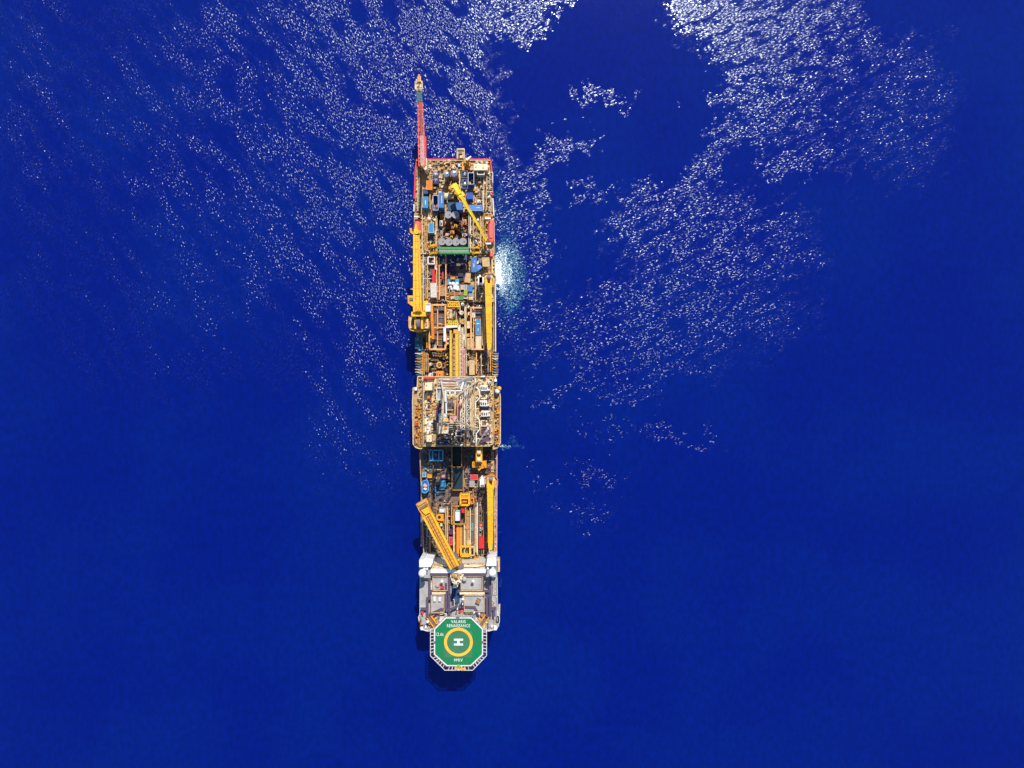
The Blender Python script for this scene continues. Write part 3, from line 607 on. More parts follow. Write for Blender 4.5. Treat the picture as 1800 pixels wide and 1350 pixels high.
m_ = MB(); m_.rect(735.6, 146, 736.8, 157, 28.1, 29.4, 'brown'); m_.cyl(734, 150, 1.1, 28.1, 29.3, 'cream', 10); m_.cyl(739.5, 152, 1.1, 28.1, 29.3, 'cream', 10); part(m_, 'burner', hd)
m_ = MB(); m_.bar(W(736.5, 144, 28.6), W(736.7, 131, 28.9), 1.3, 1.0, 'orange', .7, .6); m_.bar(W(734.5, 143, 28.6), W(734.7, 135, 28.6), .35, .35, 'cream'); m_.bar(W(739.3, 143, 28.6), W(739, 134, 28.6), .35, .35, 'sand'); part(m_, 'burner_nozzle', hd)
m_ = MB(); m_.rect(737, 279, 748, 291, 21.5, 24.2, 'yellow'); m_.poly([(744, 279), (750.5, 278), (750.5, 297), (747.5, 299), (744.5, 296)], 17, 25, 'cream'); m_.rect(738.5, 281, 743, 287, 24.2, 25, 'lgrey'); m_.rect(745, 281, 747, 292, 25, 25.7, 'salmon'); m_.rect(741, 290, 749, 293, 17, 21.5, 'tan'); part(m_, 'slewing_base', t)
m_ = MB(); m_.tube([W(742, 294, 17), W(742.5, 290, 45)], .55, 'sand', 8); m_.tube([W(742.5, 290, 45), W(739, 190, 27.5)], .07, 'mgrey', 4); part(m_, 'support_mast', t)
t = thing('stern_platform', 'small grey and tan platform standing out beyond the middle of the red stern rail', 'platform', W(810, 271, 15))
m_ = MB(); m_.rect(803.5, 262.5, 816.8, 279.5, 17.6, 18.4, 'tan'); p_ = part(m_, 'deck', t)
m_ = MB(); m_.rail([(803.7, 280), (803.7, 262.8), (816.6, 262.8), (816.6, 280)], 18.4, 'cream', r=.2); part(m_, 'railing', t)
m_ = MB(); m_.rect(806, 267, 812, 270.5, 18.4, 20, 'mgrey'); m_.rect(808, 273, 814, 277.5, 18.4, 19.6, 'sand'); m_.rect(805.5, 272, 807, 278, 18.4, 19.4, 'brick'); part(m_, 'hose_reel', t)
m_ = MB(); [m_.bar(W(u, 263.5, 18), W(u, 286, 12), .4, .5, 'sand') for u in (804.3, 810, 816)]; part(m_, 'bracket', t)
t = thing('davit_crane', 'small yellow crane with a short white arm at the stern rail beside the stern platform', 'crane', W(821, 287, 17), 'cranes')
m_ = MB(); m_.cyl(821, 288, 2.3, 17, 22, 'gold', 14); part(m_, 'pedestal', t)
m_ = MB(); m_.rect(816, 278, 824, 287, 22, 24, 'gold', 25); m_.rect(812, 284, 816, 299, 20, 22.5, 'gold'); m_.rect(818, 284, 826, 297, 18, 21, 'orange', 10); part(m_, 'housing', t)
m_ = MB(); m_.bar(W(820.5, 281, 25), W(828, 274.8, 25.5), 1.0, .9, 'white', .55, .5); part(m_, 'arm', t)
G = 'round cream vents along the stern rail'
for i, (u, v, r, lab) in enumerate([(756, 284.3, 2.6, 'broad tan round vent by the foot of the red boom'), (779.2, 283.6, 1.5, 'small cream round vent, left of the close pair midway along the stern rail'), (782.4, 283.6, 1.5, 'small cream round vent, right of the close pair midway along the stern rail'),
        (789.2, 283, 3.0, 'largest cream round vent at the middle of the stern rail'), (801, 282.8, 1.5, 'small cream vent just left of the stern platform'), (837.8, 284.2, 2.5, 'cream round vent above the left end of the tan deck house'), (845.3, 284.2, 1.5, 'small cream vent above the middle of the tan deck house'), (855.8, 285.5, 2.4, 'cream round vent near the right stern corner'), (755.5, 291.5, 2.2, 'pale round vent behind the foot of the red boom')]):
    c = W(u, v, 19); t = thing('mushroom_vent', lab, 'vent', (c.x, c.y, 17), G)
    m_ = MB(); m_.cyl(u, v, r*.55, 17, 18.4, 'sand', 12); part(m_, 'stem', t)
    m_ = MB(); m_.cyl(u, v, r*.8, 18.4, 18.8, 'cream', 14, r); m_.ball(W(u, v, 18.8), r*L(19), 'cream' if i else 'tan', 14, 5, .35, True); part(m_, 'cap', t)
# ================================================================== AFT DECK
house(832.5, 288, 857.3, 299, 17, 6.5, 'sand', 'cream', 'long cream-roofed deck house at the right end of the stern', vents=2)
t = thing('pipe_basket', 'square pale lattice basket in front of the long cream deck house', 'basket', W(846, 306, 17))
m_ = MB(); m_.rect(840, 301, 852, 312, 17.3, 17.7, 'mgrey'); part(m_, 'floor', t)
m_ = MB(); strip(m_, [(840, 301), (852, 301), (852, 312), (840, 312), (840, 301)], 17.7, 4.6, .35, 'offwhite'); part(m_, 'frame', t)
m_ = MB(); [m_.rect(841.5+i*2, 302.5, 842.6+i*2, 310.5, 20.5, 21.2, 'lgrey') for i in range(5)]; part(m_, 'grid', t)
TG = 'round tanks of the aft deck'
def cradle_tank(u0, v0, u1, v1, frame, lab, n=2, col='steel'):
    c = W((u0+u1)/2, (v0+v1)/2, 17); t = thing('framed_tank', lab, 'tank', c, 'framed tanks of the aft deck'); zt = 22.5
    m_ = MB()
    for q in ((u0, v0, u1, v0+.7), (u0, v1-.7, u1, v1), (u0, v0+.7, u0+.7, v1-.7), (u1-.7, v0+.7, u1, v1-.7)): m_.rect(*q, zt-.3, zt, frame)
    for q in ((u0, v0), (u1-.7, v0), (u0, v1-.7), (u1-.7, v1-.7)): m_.rect(q[0], q[1], q[0]+.7, q[1]+.7, 17, zt-.3, frame, 0, zt)
    m_.rect(u0+.7, v0+.7, u1-.7, v1-.7, 17.2, 17.7, 'dark', 0, zt); part(m_, 'frame', t)
    for i in range(n):
        v = v0+(v1-v0)*(i+.5)/n; r = min((u1-u0)/2-1, (v1-v0)/n/2-.6)
        m_ = MB(); m_.cyl((u0+u1)/2, v, r, 17.7, 20.5, col, 18); m_.ball(W((u0+u1)/2, v, 20.5), r*L(21), col, 18, 7, .7, True); o = part(m_, 'vessel', t)
        m_ = MB(); m_.cyl((u0+u1)/2, v, .8, 20.5, 20.5+r*L(21)*.7+.35, 'white', 8); part(m_, 'hatch', o)
cradle_tank(760.5, 302, 771, 312, 'navy', 'navy framed round tank, aftmost of a pair behind the orange box', 1, 'lgrey'); cradle_tank(760.5, 312.8, 771, 322.5, 'navy', 'navy framed round tank, forward one of the pair behind the orange box', 1, 'lgrey')
cradle_tank(811.3, 300, 822, 312.5, 'blue', 'blue framed silver domed tank nearest the stern beside the open blue container', 1); cradle_tank(811.5, 315.5, 822.5, 331, 'blue', 'blue framed silver domed tank forward of its twin beside the open blue container', 1, 'steel')
tank(784.5, 305.5, 5.4, 17, 9, 'brown', 'glossy round silver tank, left of the tall pair at the middle of the stern', 'dome', 'steel', TG); tank(797.6, 304, 6.2, 17, 10, 'brown', 'larger glossy silver tank, right of the tall pair at the middle of the stern', 'dome', 'steel', TG)
tank(797.5, 293.5, 3.4, 17, 6, 'sand', 'small cream round tank just aft of the larger silver tank', 'dome', 'cream', TG)
container(822.8, 303.5, 833.2, 323.8, 17, 5.5, 'royal', 'open blue container with a yellow item inside, right of the silver domed tanks', 'white', 'open', [(824.3, 314, 826.5, 318.5, 'yellow'), (825, 305, 829, 309, 'aqua')])
container(749.3, 317, 760, 333.5, 17, 5, 'orange', 'orange container standing alone behind the burner boom base', 'gold')
container(743.2, 332.5, 752, 340.5, 17, 4.5, 'navy', 'short dark blue container at the left side of the aft deck', 'navy')
container(743, 345.5, 752, 365, 17, 5.5, 'sky', 'sky blue container with white lettering at the left side of the aft deck', 'aqua', 'roof', [(747.3, 352, 748.2, 360, 'white')])
container(760.8, 343.3, 770.4, 369.5, 17, 5, 'royal', 'open blue container with white rim holding orange gear, beside the long blue one', 'white', 'open', [(766, 355.5, 769, 360.5, 'orange'), (763, 361, 766, 366, 'navy')])
container(770.9, 338.5, 779.8, 364.8, 17, 6, 'blue', 'long blue container with a pointed end and white lettering', 'blue', 'roof', [(776, 344, 777, 357, 'offwhite')])
container(820.3, 338.5, 831, 349.5, 17, 5, 'royal', 'bright blue container right of the yellow crane', 'royal')
container(823.5, 360, 848.5, 370.8, 17, 4.5, 'blue', 'long blue container lying crosswise, with rows of white lashing rings', 'navy', 'roof', [(824.5+i*2.2, 360.3, 825.3+i*2.2, 361.2, 'white') for i in range(11)]+[(824.5+i*2.2, 369.6, 825.3+i*2.2, 370.5, 'white') for i in range(11)]+[(837, 364.3, 844, 365.3, 'offwhite')])
container(786.5, 355.5, 800, 370, 17, 4.2, 'teal', 'dark teal square container forward of the yellow crane foot', 'navy'); container(801, 355.5, 813.5, 369, 17, 4.2, 'blue', 'faded blue square container under the yellow crane boom', 'navy')
container(753.2, 391.6, 762.2, 409, 17, 6.5, 'sky', 'turquoise container near the left red lifeboat', 'offwhite')
t = thing('deck_drum', 'fat cream drum lying crosswise beside the yellow crane foot', 'drum', W(788, 345, 17))
m_ = MB(); m_.hcyl(782, 345.3, 796, 345.3, 1.5, 18.8, 'cream', 18); part(m_, 'barrel', t); m_ = MB(); [m_.hcyl(u, 345.3, u+.8, 345.3, 1.62, 18.8, 'sand', 18) for u in (781.5, 788, 795.6)]; part(m_, 'hoop', t); m_ = MB(); m_.rect(782.5, 342, 795, 349, 17, 17.7, 'brown', 0, 17.7); part(m_, 'saddle', t)
# yellow knuckle crane
t = thing('knuckle_crane', 'bright yellow crane amid the aft deck, its thin jib pointing to the right lifeboat', 'crane', W(799, 338, 17), 'cranes')
m_ = MB(); m_.cyl(803, 336, 6, 17, 24, 'ochre', 18); m_.cyl(802, 334.5, 8, 22.5, 23.5, 'gold', 18); o = part(m_, 'pedestal', t); m_ = MB(); m_.rail([(794, 330), (799, 325), (806, 326), (810, 332), (809, 340)], 23.5, 'yellow', r=.2); part(m_, 'railing', o)
m_ = MB(); m_.poly([(791, 327), (797, 322), (800, 323), (799, 334), (795, 338), (791, 333)], 23, 25.5, 'gold'); m_.rect(793, 326, 797, 330, 25.5, 26.3, 'lemon'); m_.rect(792.5, 331, 795.5, 334, 25.5, 26, 'brown'); m_.rect(793.5, 345, 797, 348, 20, 23, 'gold'); part(m_, 'housing', t)
m_ = MB(); m_.rect(788.5, 327.5, 792, 332, 22, 25, 'gold'); m_.rect(788.8, 331.5, 791.7, 332.3, 23, 24.6, 'glass'); part(m_, 'cab', t)
box_boom(t, [(799, 324.5, 30, 3.4), (809, 342, 32, 2.7)], 'lemon', 'ochre', 3.2, 1.6, 'inner_boom')
m_ = MB(); m_.bar(W(806, 346.5, 31.3), W(815.5, 340, 31.3), 2.0, 1.6, 'lemon'); m_.bar(W(806.5, 350.5, 31), W(816.5, 343.5, 31), .5, .8, 'yellow'); m_.bar(W(804, 343, 31), W(807, 351, 31), .6, .9, 'yellow'); part(m_, 'knuckle', t)
box_boom(t, [(810.5, 345, 32, 2.6), (824, 368, 30, 2.0), (838, 391, 28, 1.5), (855, 423, 25, 1.1)], 'lemon', 'gold', 4, None, 'jib')
m_ = MB(); m_.tube([W(855, 423.5, 25), W(855, 423.5, 19)], .12, 'dark', 5); m_.rect(854.2, 422.5, 856, 424.4, 18, 19.2, 'gold', 0, 19.2); part(m_, 'hook', t)
# light masts and steel posts
m_ = MB(); m_.rect(848.3, 335, 849.5, 372, 17, 20, 'cream'); m_.rect(852.8, 338, 853.6, 372, 17, 19, 'tan'); m_.rect(823.6, 374, 825, 446, 17, 19.4, 'lgrey'); part(m_, 'deck_coaming', ship)
for u, v, r, c_, lab in ((859.5, 339, 2.3, 'teal', 'green round winch cap by the right side of the aft deck'), (859.3, 346.2, 2.4, 'white', 'white round winch cap forward of the green one at the right side'), (846.2, 328, 1.9, 'cream', 'cream round winch cap near the right stern quarter'), (843.5, 320, 2.3, 'pink', 'pinkish round winch cap below the pale lattice basket'), (842, 353.7, 2.8, 'white', 'white round winch cap with a dark eye, right of the bright blue container')):
    t = thing('winch', lab, 'winch', W(u, v, 17), 'capped winches on the aft deck')
    m_ = MB(); m_.cyl(u, v, r, 17, 19.3, c_, 14); part(m_, 'drum', t); m_ = MB(); m_.cyl(u+.3, v, r*.35, 19.3, 19.8, 'dark', 8); part(m_, 'spindle', t); m_ = MB(); m_.rect(u-r-.8, v-r-.5, u+r+.8, v+r+.9, 17, 17.4, 'tan'); part(m_, 'base', t)
# ================================================================== TANK HOLD
HG = 'tall round grey tanks in the dark hold'
for u, v, r, lab in ((788, 377.3, 6.0, 'tall round grey tank, left of the two at the aft edge of the dark hold'), (800.6, 377.3, 6.0, 'tall round grey tank, right of the two at the aft edge of the dark hold'), (776.6, 424.6, 6.0, 'round grey tank, leftmost of the row of four against the green beam'), (789.1, 425.2, 6.2, 'round grey tank, second from left in the row of four by the green beam'), (801.3, 425.2, 6.2, 'round grey tank, third from left in the row of four by the green beam'), (814, 424.4, 6.0, 'round grey tank, rightmost of the row of four against the green beam')):
    tank(u, v, r, 13, 9.5, 'mgrey', lab, 'flat', 'grey', HG, 'mud_tank')
t = thing('gantry_beam', 'wide green and grey beam spanning the hold forward of the round grey tanks', 'gantry', W(797, 440, 17))
m_ = MB(); m_.rect(771, 434.2, 823.3, 437.9, 22, 24.6, 'green'); m_.rect(772, 442, 824.5, 445.6, 22, 24.6, 'green'); part(m_, 'girder', t)
m_ = MB(); m_.rect(771.5, 438, 824, 442, 23, 24.3, 'grey'); part(m_, 'walkway', t)
m_ = MB(); [m_.rect(a, b, a+2.5, b+2.5, 13, 22, 'green', 0, 22) for a in (768.5, 824) for b in (434, 443)]; part(m_, 'leg', t)
m_ = MB(); [m_.rect(a, 446, a+1.6, 447.6, 20, 23, 'cream') for a in (774, 782, 798, 813)]; part(m_, 'end_stop', t)
for u, v, a, b, c_, z, lab in ((793, 392, 5, 5, 'orange', 19, 'orange winch high in the dark tank hold'), (801, 396.5, 5.5, 5, 'yellow', 20, 'yellow winch right of the orange one in the dark hold'), (795.5, 399.5, 3.5, 4.5, 'tan', 18.5, 'small tan box between the winches in the hold'), (795, 408, 6.5, 5.5, 'orange', 19, 'orange winch in the lower middle of the dark hold'), (793.5, 416, 4, 3, 'lemon', 19.5, 'small yellow box just above the row of four grey tanks'), (815, 413.5, 5, 5, 'cream', 18.5, 'cream box near the right edge of the dark hold'), (817, 390, 6, 9, 'orange', 18, 'rusty orange machine at the right edge of the dark hold'), (776, 411.5, 4, 13, 'lgrey', 17, 'long pale box at the left edge of the dark hold'), (775.5, 392, 5, 10, 'offwhite', 17, 'pale upright machine in the upper left of the dark hold'), (776.5, 377.8, 6, 4.5, 'tan', 18, 'tan round-cornered machine in the upper left corner of the hold')):
    t = thing('hold_machine', lab, 'machine', W(u, v, 13), 'machines in the dark tank hold')
    m_ = MB(); m_.rect(u-a/2, v-b/2, u+a/2, v+b/2, 13, z, c_, 8 if c_ == 'yellow' else 0); part(m_, 'body', t); m_ = MB(); m_.cyl(u+.2, v, min(a, b)*.28, z, z+.7, 'brown', 10); m_.rect(u-a*.3, v-b*.4, u-a*.1, v+b*.4, z, z+.4, 'dark'); part(m_, 'motor', t)
# lifeboats and davits
lifeboat(727.3, 383, 739.5, 414, 17.5, 'salmon red lifeboat at the left side, partly under the orange crane tip')
lifeboat(857.5, 385, 868.8, 428, 17.5, 'long salmon red lifeboat hanging along the right side'); lifeboat(860.8, 442.5, 867, 453, 16.5, 'short salmon rescue boat forward of the long lifeboat on the right side')
for u, v, s, lab in ((733, 380.5, 1, 'white davit head across the aft end of the left lifeboat'), (857.5, 383.5, -1, 'white davit head across the aft end of the right lifeboat'), (858, 427.8, -1, 'white davit head across the forward end of the right lifeboat')):
    t = thing('lifeboat_davit', lab, 'davit', W(u, v, 17), 'lifeboat davits'); m_ = MB(); m_.rect(u-5.2, v-1.3, u+5.2, v+1.3, 21.6, 22.8, 'white'); part(m_, 'head', t)
    m_ = MB(); m_.bar(W(u+s*5, v, 17), W(u+s*4, v, 22), .8, .8, 'gold'); m_.bar(W(u+s*7, v+3, 17), W(u+s*7, v+3, 20), .6, .6, 'gold'); m_.rect(u-5, v-4, u+8, v-2.7, 17, 18.3, 'gold'); part(m_, 'arm', t)
for u, v, s, lab in ((760, 433.5, 1, 'curved yellow davit, aft one of the two left of the green beam'), (761, 446, -1, 'curved yellow davit, forward one of the two left of the green beam'), (836.5, 437, 1, 'curved yellow davit, aft one of the two right of the green beam'), (836.5, 445.5, -1, 'curved yellow davit, forward one of the two right of the green beam')):
    t = thing('curved_davit', lab, 'davit', W(u, v, 17), 'curved yellow davits beside the green beam'); m_ = MB()
    pts = [W(u-5+10*i/8, v-(1.9 if s > 0 else 1.3)*math.sin(PI*i/8)-(i-4)*.25, 20+1.2*math.sin(PI*i/8)) for i in range(9)]
    for a, b in zip(pts, pts[1:]): m_.bar(a, b, .75, .9, 'yellow')
    part(m_, 'arm', t); m_ = MB(); m_.bar(pts[0], (pts[0].x, pts[0].y, 17), .9, .9, 'gold'); m_.bar(pts[-1], (pts[-1].x, pts[-1].y, 17), .9, .9, 'gold'); part(m_, 'post', t)
for u, v, r, c_, lab in ((754.3, 384.3, 3.2, 'white', 'white dome, left of the pair above the turquoise container'), (763.8, 386.5, 2.6, 'cream', 'cream dome, right of the pair above the turquoise container'), (757, 424.5, 3.2, 'lgrey', 'pale dome in the shade just forward of the turquoise container'), (835.3, 425.2, 3.6, 'white', 'many-sided white dome right of the row of grey tanks'), (829.2, 403.8, 2.2, 'pink', 'small pink-white dome right of the dark hold'), (840.2, 386.5, 2.3, 'white', 'small white dome right of the thin yellow jib')):
    t = thing('vent_dome', lab, 'vent', W(u, v, 17), 'domed vents beside the dark hold'); m_ = MB(); m_.cyl(u, v, r*.8, 17, 18.8, 'tan', 12); part(m_, 'base', t); m_ = MB(); m_.ball(W(u, v, 18.8), r*L(19), c_, 12, 6, .7, True); part(m_, 'cap', t)
# ================================================================== CRANES
# left crane: big orange-yellow boom lying aft
t = thing('pedestal_crane', 'largest orange-yellow crane, its broad boom lying along the left side amidships', 'crane', W(737, 562, 13), 'cranes')
m_ = MB(); m_.poly([(719, 556), (724, 554), (754, 554), (755, 575), (749, 582), (735, 584), (721, 581), (719, 575)], 22, 24, 'tan'); m_.cyl(737, 568, 11, 10, 23, 'gold', 20); o = part(m_, 'pedestal', t)
m_ = MB(); m_.rail([(719.5, 557), (719.5, 575), (722, 580.5), (735, 583.5), (749, 581.5), (754.5, 575), (754.5, 557)], 24, 'yellow', r=.28); part(m_, 'railing', o)
m_ = MB(); m_.rect(723, 548, 748, 556, 24, 31, 'yellow'); m_.rect(740, 557, 743.5, 578, 24, 29, 'yellow'); m_.rect(728.5, 557, 731.3, 578, 24, 29, 'yellow'); m_.rect(744, 560, 753, 577, 24, 26.5, 'sand'); m_.rect(720, 558, 728, 577, 24, 25.5, 'sand'); part(m_, 'slewing_frame', t)
m_ = MB(); m_.tube([W(731.5, 567.5, 27), W(739.8, 567.5, 27)], 2.6, 'mgrey', 20); o = part(m_, 'winch_drum', t); m_ = MB(); [m_.hcyl(u, 567.5, u+.5, 567.5, 2.7, 27, 'brown', 20) for u in (733, 735, 737, 739)]; part(m_, 'rope', o)
m_ = MB(); [m_.rect(722+1.2, 560+i*2.4, 728, 561+i*2.4, 25.5, 26.3, 'brown') for i in range(7)]; [m_.cyl(746+3*(i % 2), 563+i*2.4, 1.1, 26.5, 27.4, 'orange' if i % 2 else 'gold', 8) for i in range(5)]; m_.rect(732, 579, 741, 583, 24, 25.5, 'yellow'); part(m_, 'machinery', t)
m_ = MB(); m_.poly([(716.3, 519.5), (728, 519.5), (728, 527), (732, 541), (729, 541), (717, 533)], 29, 30.5, 'yellow'); m_.rect(720, 523, 728.5, 527.5, 30.5, 31.2, 'mgrey'); m_.poly([(743, 529), (752, 528.5), (753, 533), (748, 545), (743, 548)], 28, 30, 'yellow'); m_.poly([(717, 519.8), (717, 533), (719, 534), (719, 522)], 30.5, 31.5, 'gold'); part(m_, 'side_platform', t)
m_ = MB(); m_.rect(748, 532.5, 756.5, 547.5, 24, 30.5, 'white'); o = part(m_, 'cab', t); m_ = MB(); m_.rect(749, 533, 755.5, 535.5, 30.5, 30.9, 'lgrey'); m_.rect(749, 547.5, 755.5, 548, 26, 30, 'glass'); part(m_, 'window', o)
box_boom(t, [(734.5, 549, 31, 7.0), (733.8, 480, 31, 6.2), (732.5, 412, 31, 4.9)], 'yellow', 'gold', 3.0, 2.4)
m_ = MB(); m_.poly([(727.5, 412), (727, 404.5), (729, 402), (730.5, 394), (732.3, 394), (733.6, 402), (736, 405), (739.5, 405.5), (740.2, 409), (738, 412.5), (736.8, 414)], 29.6, 32.2, 'yellow'); m_.cyl(737.6, 408, 2.6, 32.2, 32.8, 'gold', 14); m_.bar(W(731.3, 402, 31), W(731.3, 393.5, 31), .8, 1.2, 'orange', .4); m_.poly([(720, 401), (724, 401), (724, 406), (727.5, 408), (727.5, 412), (724, 411), (720.5, 408)], 30, 31.5, 'gold'); part(m_, 'boom_head', t)
for v in (434.5, 461, 481, 508):
    m_ = MB(); m_.poly([(727.6, v-3), (727.6, v+3.5), (724, v+.8), (720.8, v), (724, v-1)], 30, 30.8, 'gold'); part(m_, 'side_bracket', t)
m_ = MB(); [m_.tube([W(u, 548, 33), W(732.5+(u-734.5)*.5, 414, 32.6)], .08, 'ochre', 4) for u in (731, 738)]; m_.rect(730, 540, 739, 547, 32, 33, 'gold'); part(m_, 'hoist_rope', t)
def side_crane(px, py, tip, lab, wide, zb=27):
    t = thing('pedestal_crane', lab, 'crane', W(px, py, 13), 'cranes'); tu, tv = tip
    m_ = MB(); m_.cyl(px+1, py, 7.5, 12.9, 23, 'gold', 18); o = part(m_, 'pedestal', t)
    m_ = MB(); m_.poly([(px-9, py-4), (px-5, py-8), (px+9, py-8), (px+13.5, py-2), (px+13, py+8), (px+9.5, py+13), (px-2, py+12), (px-9, py+6)], 21.5, 22.5, 'tan'); pf = part(m_, 'platform', t)
    m_ = MB(); m_.rail([(px-9, py-4), (px-5, py-8), (px+9, py-8), (px+13.5, py-2), (px+13, py+8), (px+9.5, py+13)], 22.5, 'gold', r=.25); part(m_, 'railing', pf)
    m_ = MB(); m_.poly([(px-6, py+2), (px-6, py+16), (px+7, py+16), (px+7, py+2), (px+3.5, py+2), (px+3.5, py+9), (px-2, py+9), (px-2, py+2)], 22.5, 28.3, 'yellow'); m_.poly([(px-6, py+2), (px-2, py+2), (px-.5, py+9), (px-3, py+14), (px-6, py+14)], 28.3, 28.9, 'yellow'); part(m_, 'slewing_frame', t)
    m_ = MB(); m_.tube([W(px-2.5, py-2, 25), W(px+4, py-2, 25)], 1.1, 'mgrey', 14); m_.rect(px-5, py-5, px-2.5, py+1, 22.5, 25.5, 'sand'); m_.rect(px+4.5, py-5, px+8, py+1, 22.5, 25, 'sand'); part(m_, 'winch', t)
    m_ = MB(); m_.rect(px-18, py-2, px-10, py+12, 16, 24.5, 'white'); m_.rect(px-16, py-6, px-13, py-2, 18, 23, 'white'); o = part(m_, 'cab', t); m_ = MB(); m_.rect(px-17, py+12, px-11, py+12.6, 19, 24, 'glass', 0, 24.5); m_.rect(px-16.5, py+8, px-10.5, py+11, 24.5, 24.8, 'mgrey', 0, 24.8); part(m_, 'window', o)
    box_boom(t, [(px+.5, py+14, zb+2, wide), ((px+tu)/2+.6, (py+tv)/2, zb+1.5, wide*.93), (tu+.3, tv-12, zb, wide*.72)], 'yellow', 'gold', 3.3, 2.0)
    m_ = MB(); m_.poly([(tu-4, tv-12), (tu+4, tv-12), (tu+3.5, tv-4), (tu+1.5, tv), (tu-1.5, tv), (tu-3.5, tv-4)], zb-.9, zb+.9, 'yellow'); m_.tube([W(tu, tv, zb), W(tu, tv+1.5, zb-5)], .15, 'dark', 5); part(m_, 'boom_head', t)
    m_ = MB(); m_.bar(W(px-5.2, py+16, zb), W(tu-4.5, tv-14, zb-1), .5, 1.0, 'gold'); part(m_, 'catwalk', t)
side_crane(858, 489, (860, 616), 'yellow crane with its boom lying along the right side amidships, by the white foam', 5.2)
side_crane(861.5, 844, (862, 967), 'yellow crane whose boom lies forward along the right side, near the bow end', 4.9)
# diagonal crane near the bow
t = thing('pedestal_crane', 'ochre crane slewed diagonally across the left side, its foot by the accommodation', 'crane', W(803, 996, 27), 'cranes')
m_ = MB(); m_.cyl(804, 998, 4.5, 20, 33, 'gold', 16); m_.rect(796, 993, 815, 1000, 29, 31.5, 'gold'); part(m_, 'pedestal', t)
m_ = MB()
P0, P1 = W(799.5, 997, 38), W(752, 905, 36); P1w = 2.9
for off, w_, m in ((-1.35, .8, 'yellow'), (1.35, .8, 'yellow'), (0, 1.9, 'gold')):
    d = (P1-P0).normalized(); x = d.cross(Vector((0, 0, 1))); m_.bar(P0+x*off*1.2, P1+x*off*1.35-Vector((0, 0, .3 if m == 'gold' else 0)), w_, 1.5 if m == 'yellow' else .8, m)
o = part(m_, 'boom', t); m_ = MB()
for i in range(16): c = P0.lerp(P1, (i+.5)/16); m_.bar(c-x*1.7+Vector((0, 0, .3)), c+x*1.7+Vector((0, 0, .3)), .25, .4, 'ochre')
m_.bar(P0+Vector((0, 0, .9)), P1+Vector((0, 0, .9)), .2, .2, 'brown'); part(m_, 'crossbar', o)
m_ = MB(); m_.poly([(731, 886.5), (748.5, 876.5), (752, 881), (754, 890), (760, 903), (749, 909), (743, 908), (736, 897)], 33.5, 35.8, 'gold'); m_.poly([(737, 893), (750, 885), (752, 888), (739, 897)], 35.8, 36.8, 'brown'); m_.poly([(733, 886.8), (747.5, 878.8), (749, 881.5), (735, 890)], 35.8, 36.6, 'tan'); m_.poly([(740, 897), (752, 891), (756, 901), (748, 905)], 35.8, 37, 'yellow'); part(m_, 'boom_head', t)
m_ = MB(); m_.poly([(795, 975), (800, 971), (815, 998), (811, 1000), (806, 1000)], 31.5, 34, 'mgrey'); m_.bar(W(806, 984, 36), W(814, 998, 32), .7, .8, 'yellow'); m_.bar(W(793, 975, 36), W(805, 998, 33), .7, .8, 'yellow'); part(m_, 'luffing_frame', t)
# ================================================================== MIDSHIP CARGO
container(828.8, 453, 838, 478, 16, 5, 'blue', 'blue rounded container with white lettering between the green beam and the tan platform', 'blue', 'roof', [(832.5, 463, 833.6, 470, 'offwhite'), (833.6, 458.5, 835.6, 461, 'pink')])
t = thing('covered_load', 'folded blue cover with pointed corners beside the tan square platform', 'cover', W(842, 468, 16), 'covers'); m_ = MB(); m_.poly([(838.5, 466), (844, 465.5), (848, 470), (839, 477), (838.5, 473)], 16, 20.5, 'blue'); part(m_, 'cover', t); m_ = MB(); m_.poly([(840, 453.5), (847, 454.5), (847.5, 464), (843, 461.5)], 16, 18.5, 'mgrey'); m_.rect(839.3, 456, 842, 464, 16, 18, 'offwhite', 20); part(m_, 'load', t)
t = thing('work_platform', 'flat tan square platform aft of the right amidships crane', 'platform', W(854, 461, 16), 'work platforms'); m_ = MB(); m_.poly([(847, 452.5), (860, 452.5), (861.2, 466), (859.5, 468.5), (848.5, 468.5)], 20.5, 21, 'tan'); part(m_, 'deck', t); m_ = MB(); [m_.rect(a, b, a+1, b+1, 16, 20.5, 'ochre', 0, 21) for a in (847.5, 858.5) for b in (453.5, 466.5)]; part(m_, 'leg', t)
t = thing('loading_ramp', 'sloping tan ramp at the right edge of the dark recess', 'ramp', W(822, 488, 15)); m_ = MB(); m_.poly([(819.5, 480), (827.3, 480), (827, 497.5), (823, 497), (816.5, 496)], 15, 19, 'tan'); part(m_, 'deck', t); m_ = MB(); m_.bar(W(819.5, 480, 19.2), W(816.5, 496, 19.2), .3, .6, 'orange'); part(m_, 'kerb', t)
t = thing('storage_pallet', 'heap of white sacks on a light blue pallet beside the dark recess', 'sacks', W(797, 504, 15.5)); m_ = MB(); m_.rect(786, 490.5, 807, 511, 15.5, 16.1, 'sky', 0, 16.1); part(m_, 'pallet', t)
r_ = random.Random(4)
for i in range(17):
    m_ = MB(); u = 797+r_.uniform(-8.5, 8.5); v = 503.5+r_.uniform(-6, 7); m_.ball(W(u, v, 17+(1.0 if i % 2 else 0)), r_.uniform(.55, .95), 'white', 9, 6, .75); part(m_, 'sack', t)
container(792, 486, 800, 491, 15.5, 2.2, 'gold', 'small mustard box just above the heap of white sacks', 'ochre')
container(757, 497.3, 767, 522.5, 16, 5, 'offwhite', 'long plain white container left of the white sacks', 'white')
container(759.8, 473, 764, 496.5, 16, 4, 'red', 'narrow red container just aft of the long plain white one', 'red')
container(756, 472.5, 759.2, 484, 16, 3.4, 'teal', 'narrow teal box left of the narrow red container', 'mgrey')
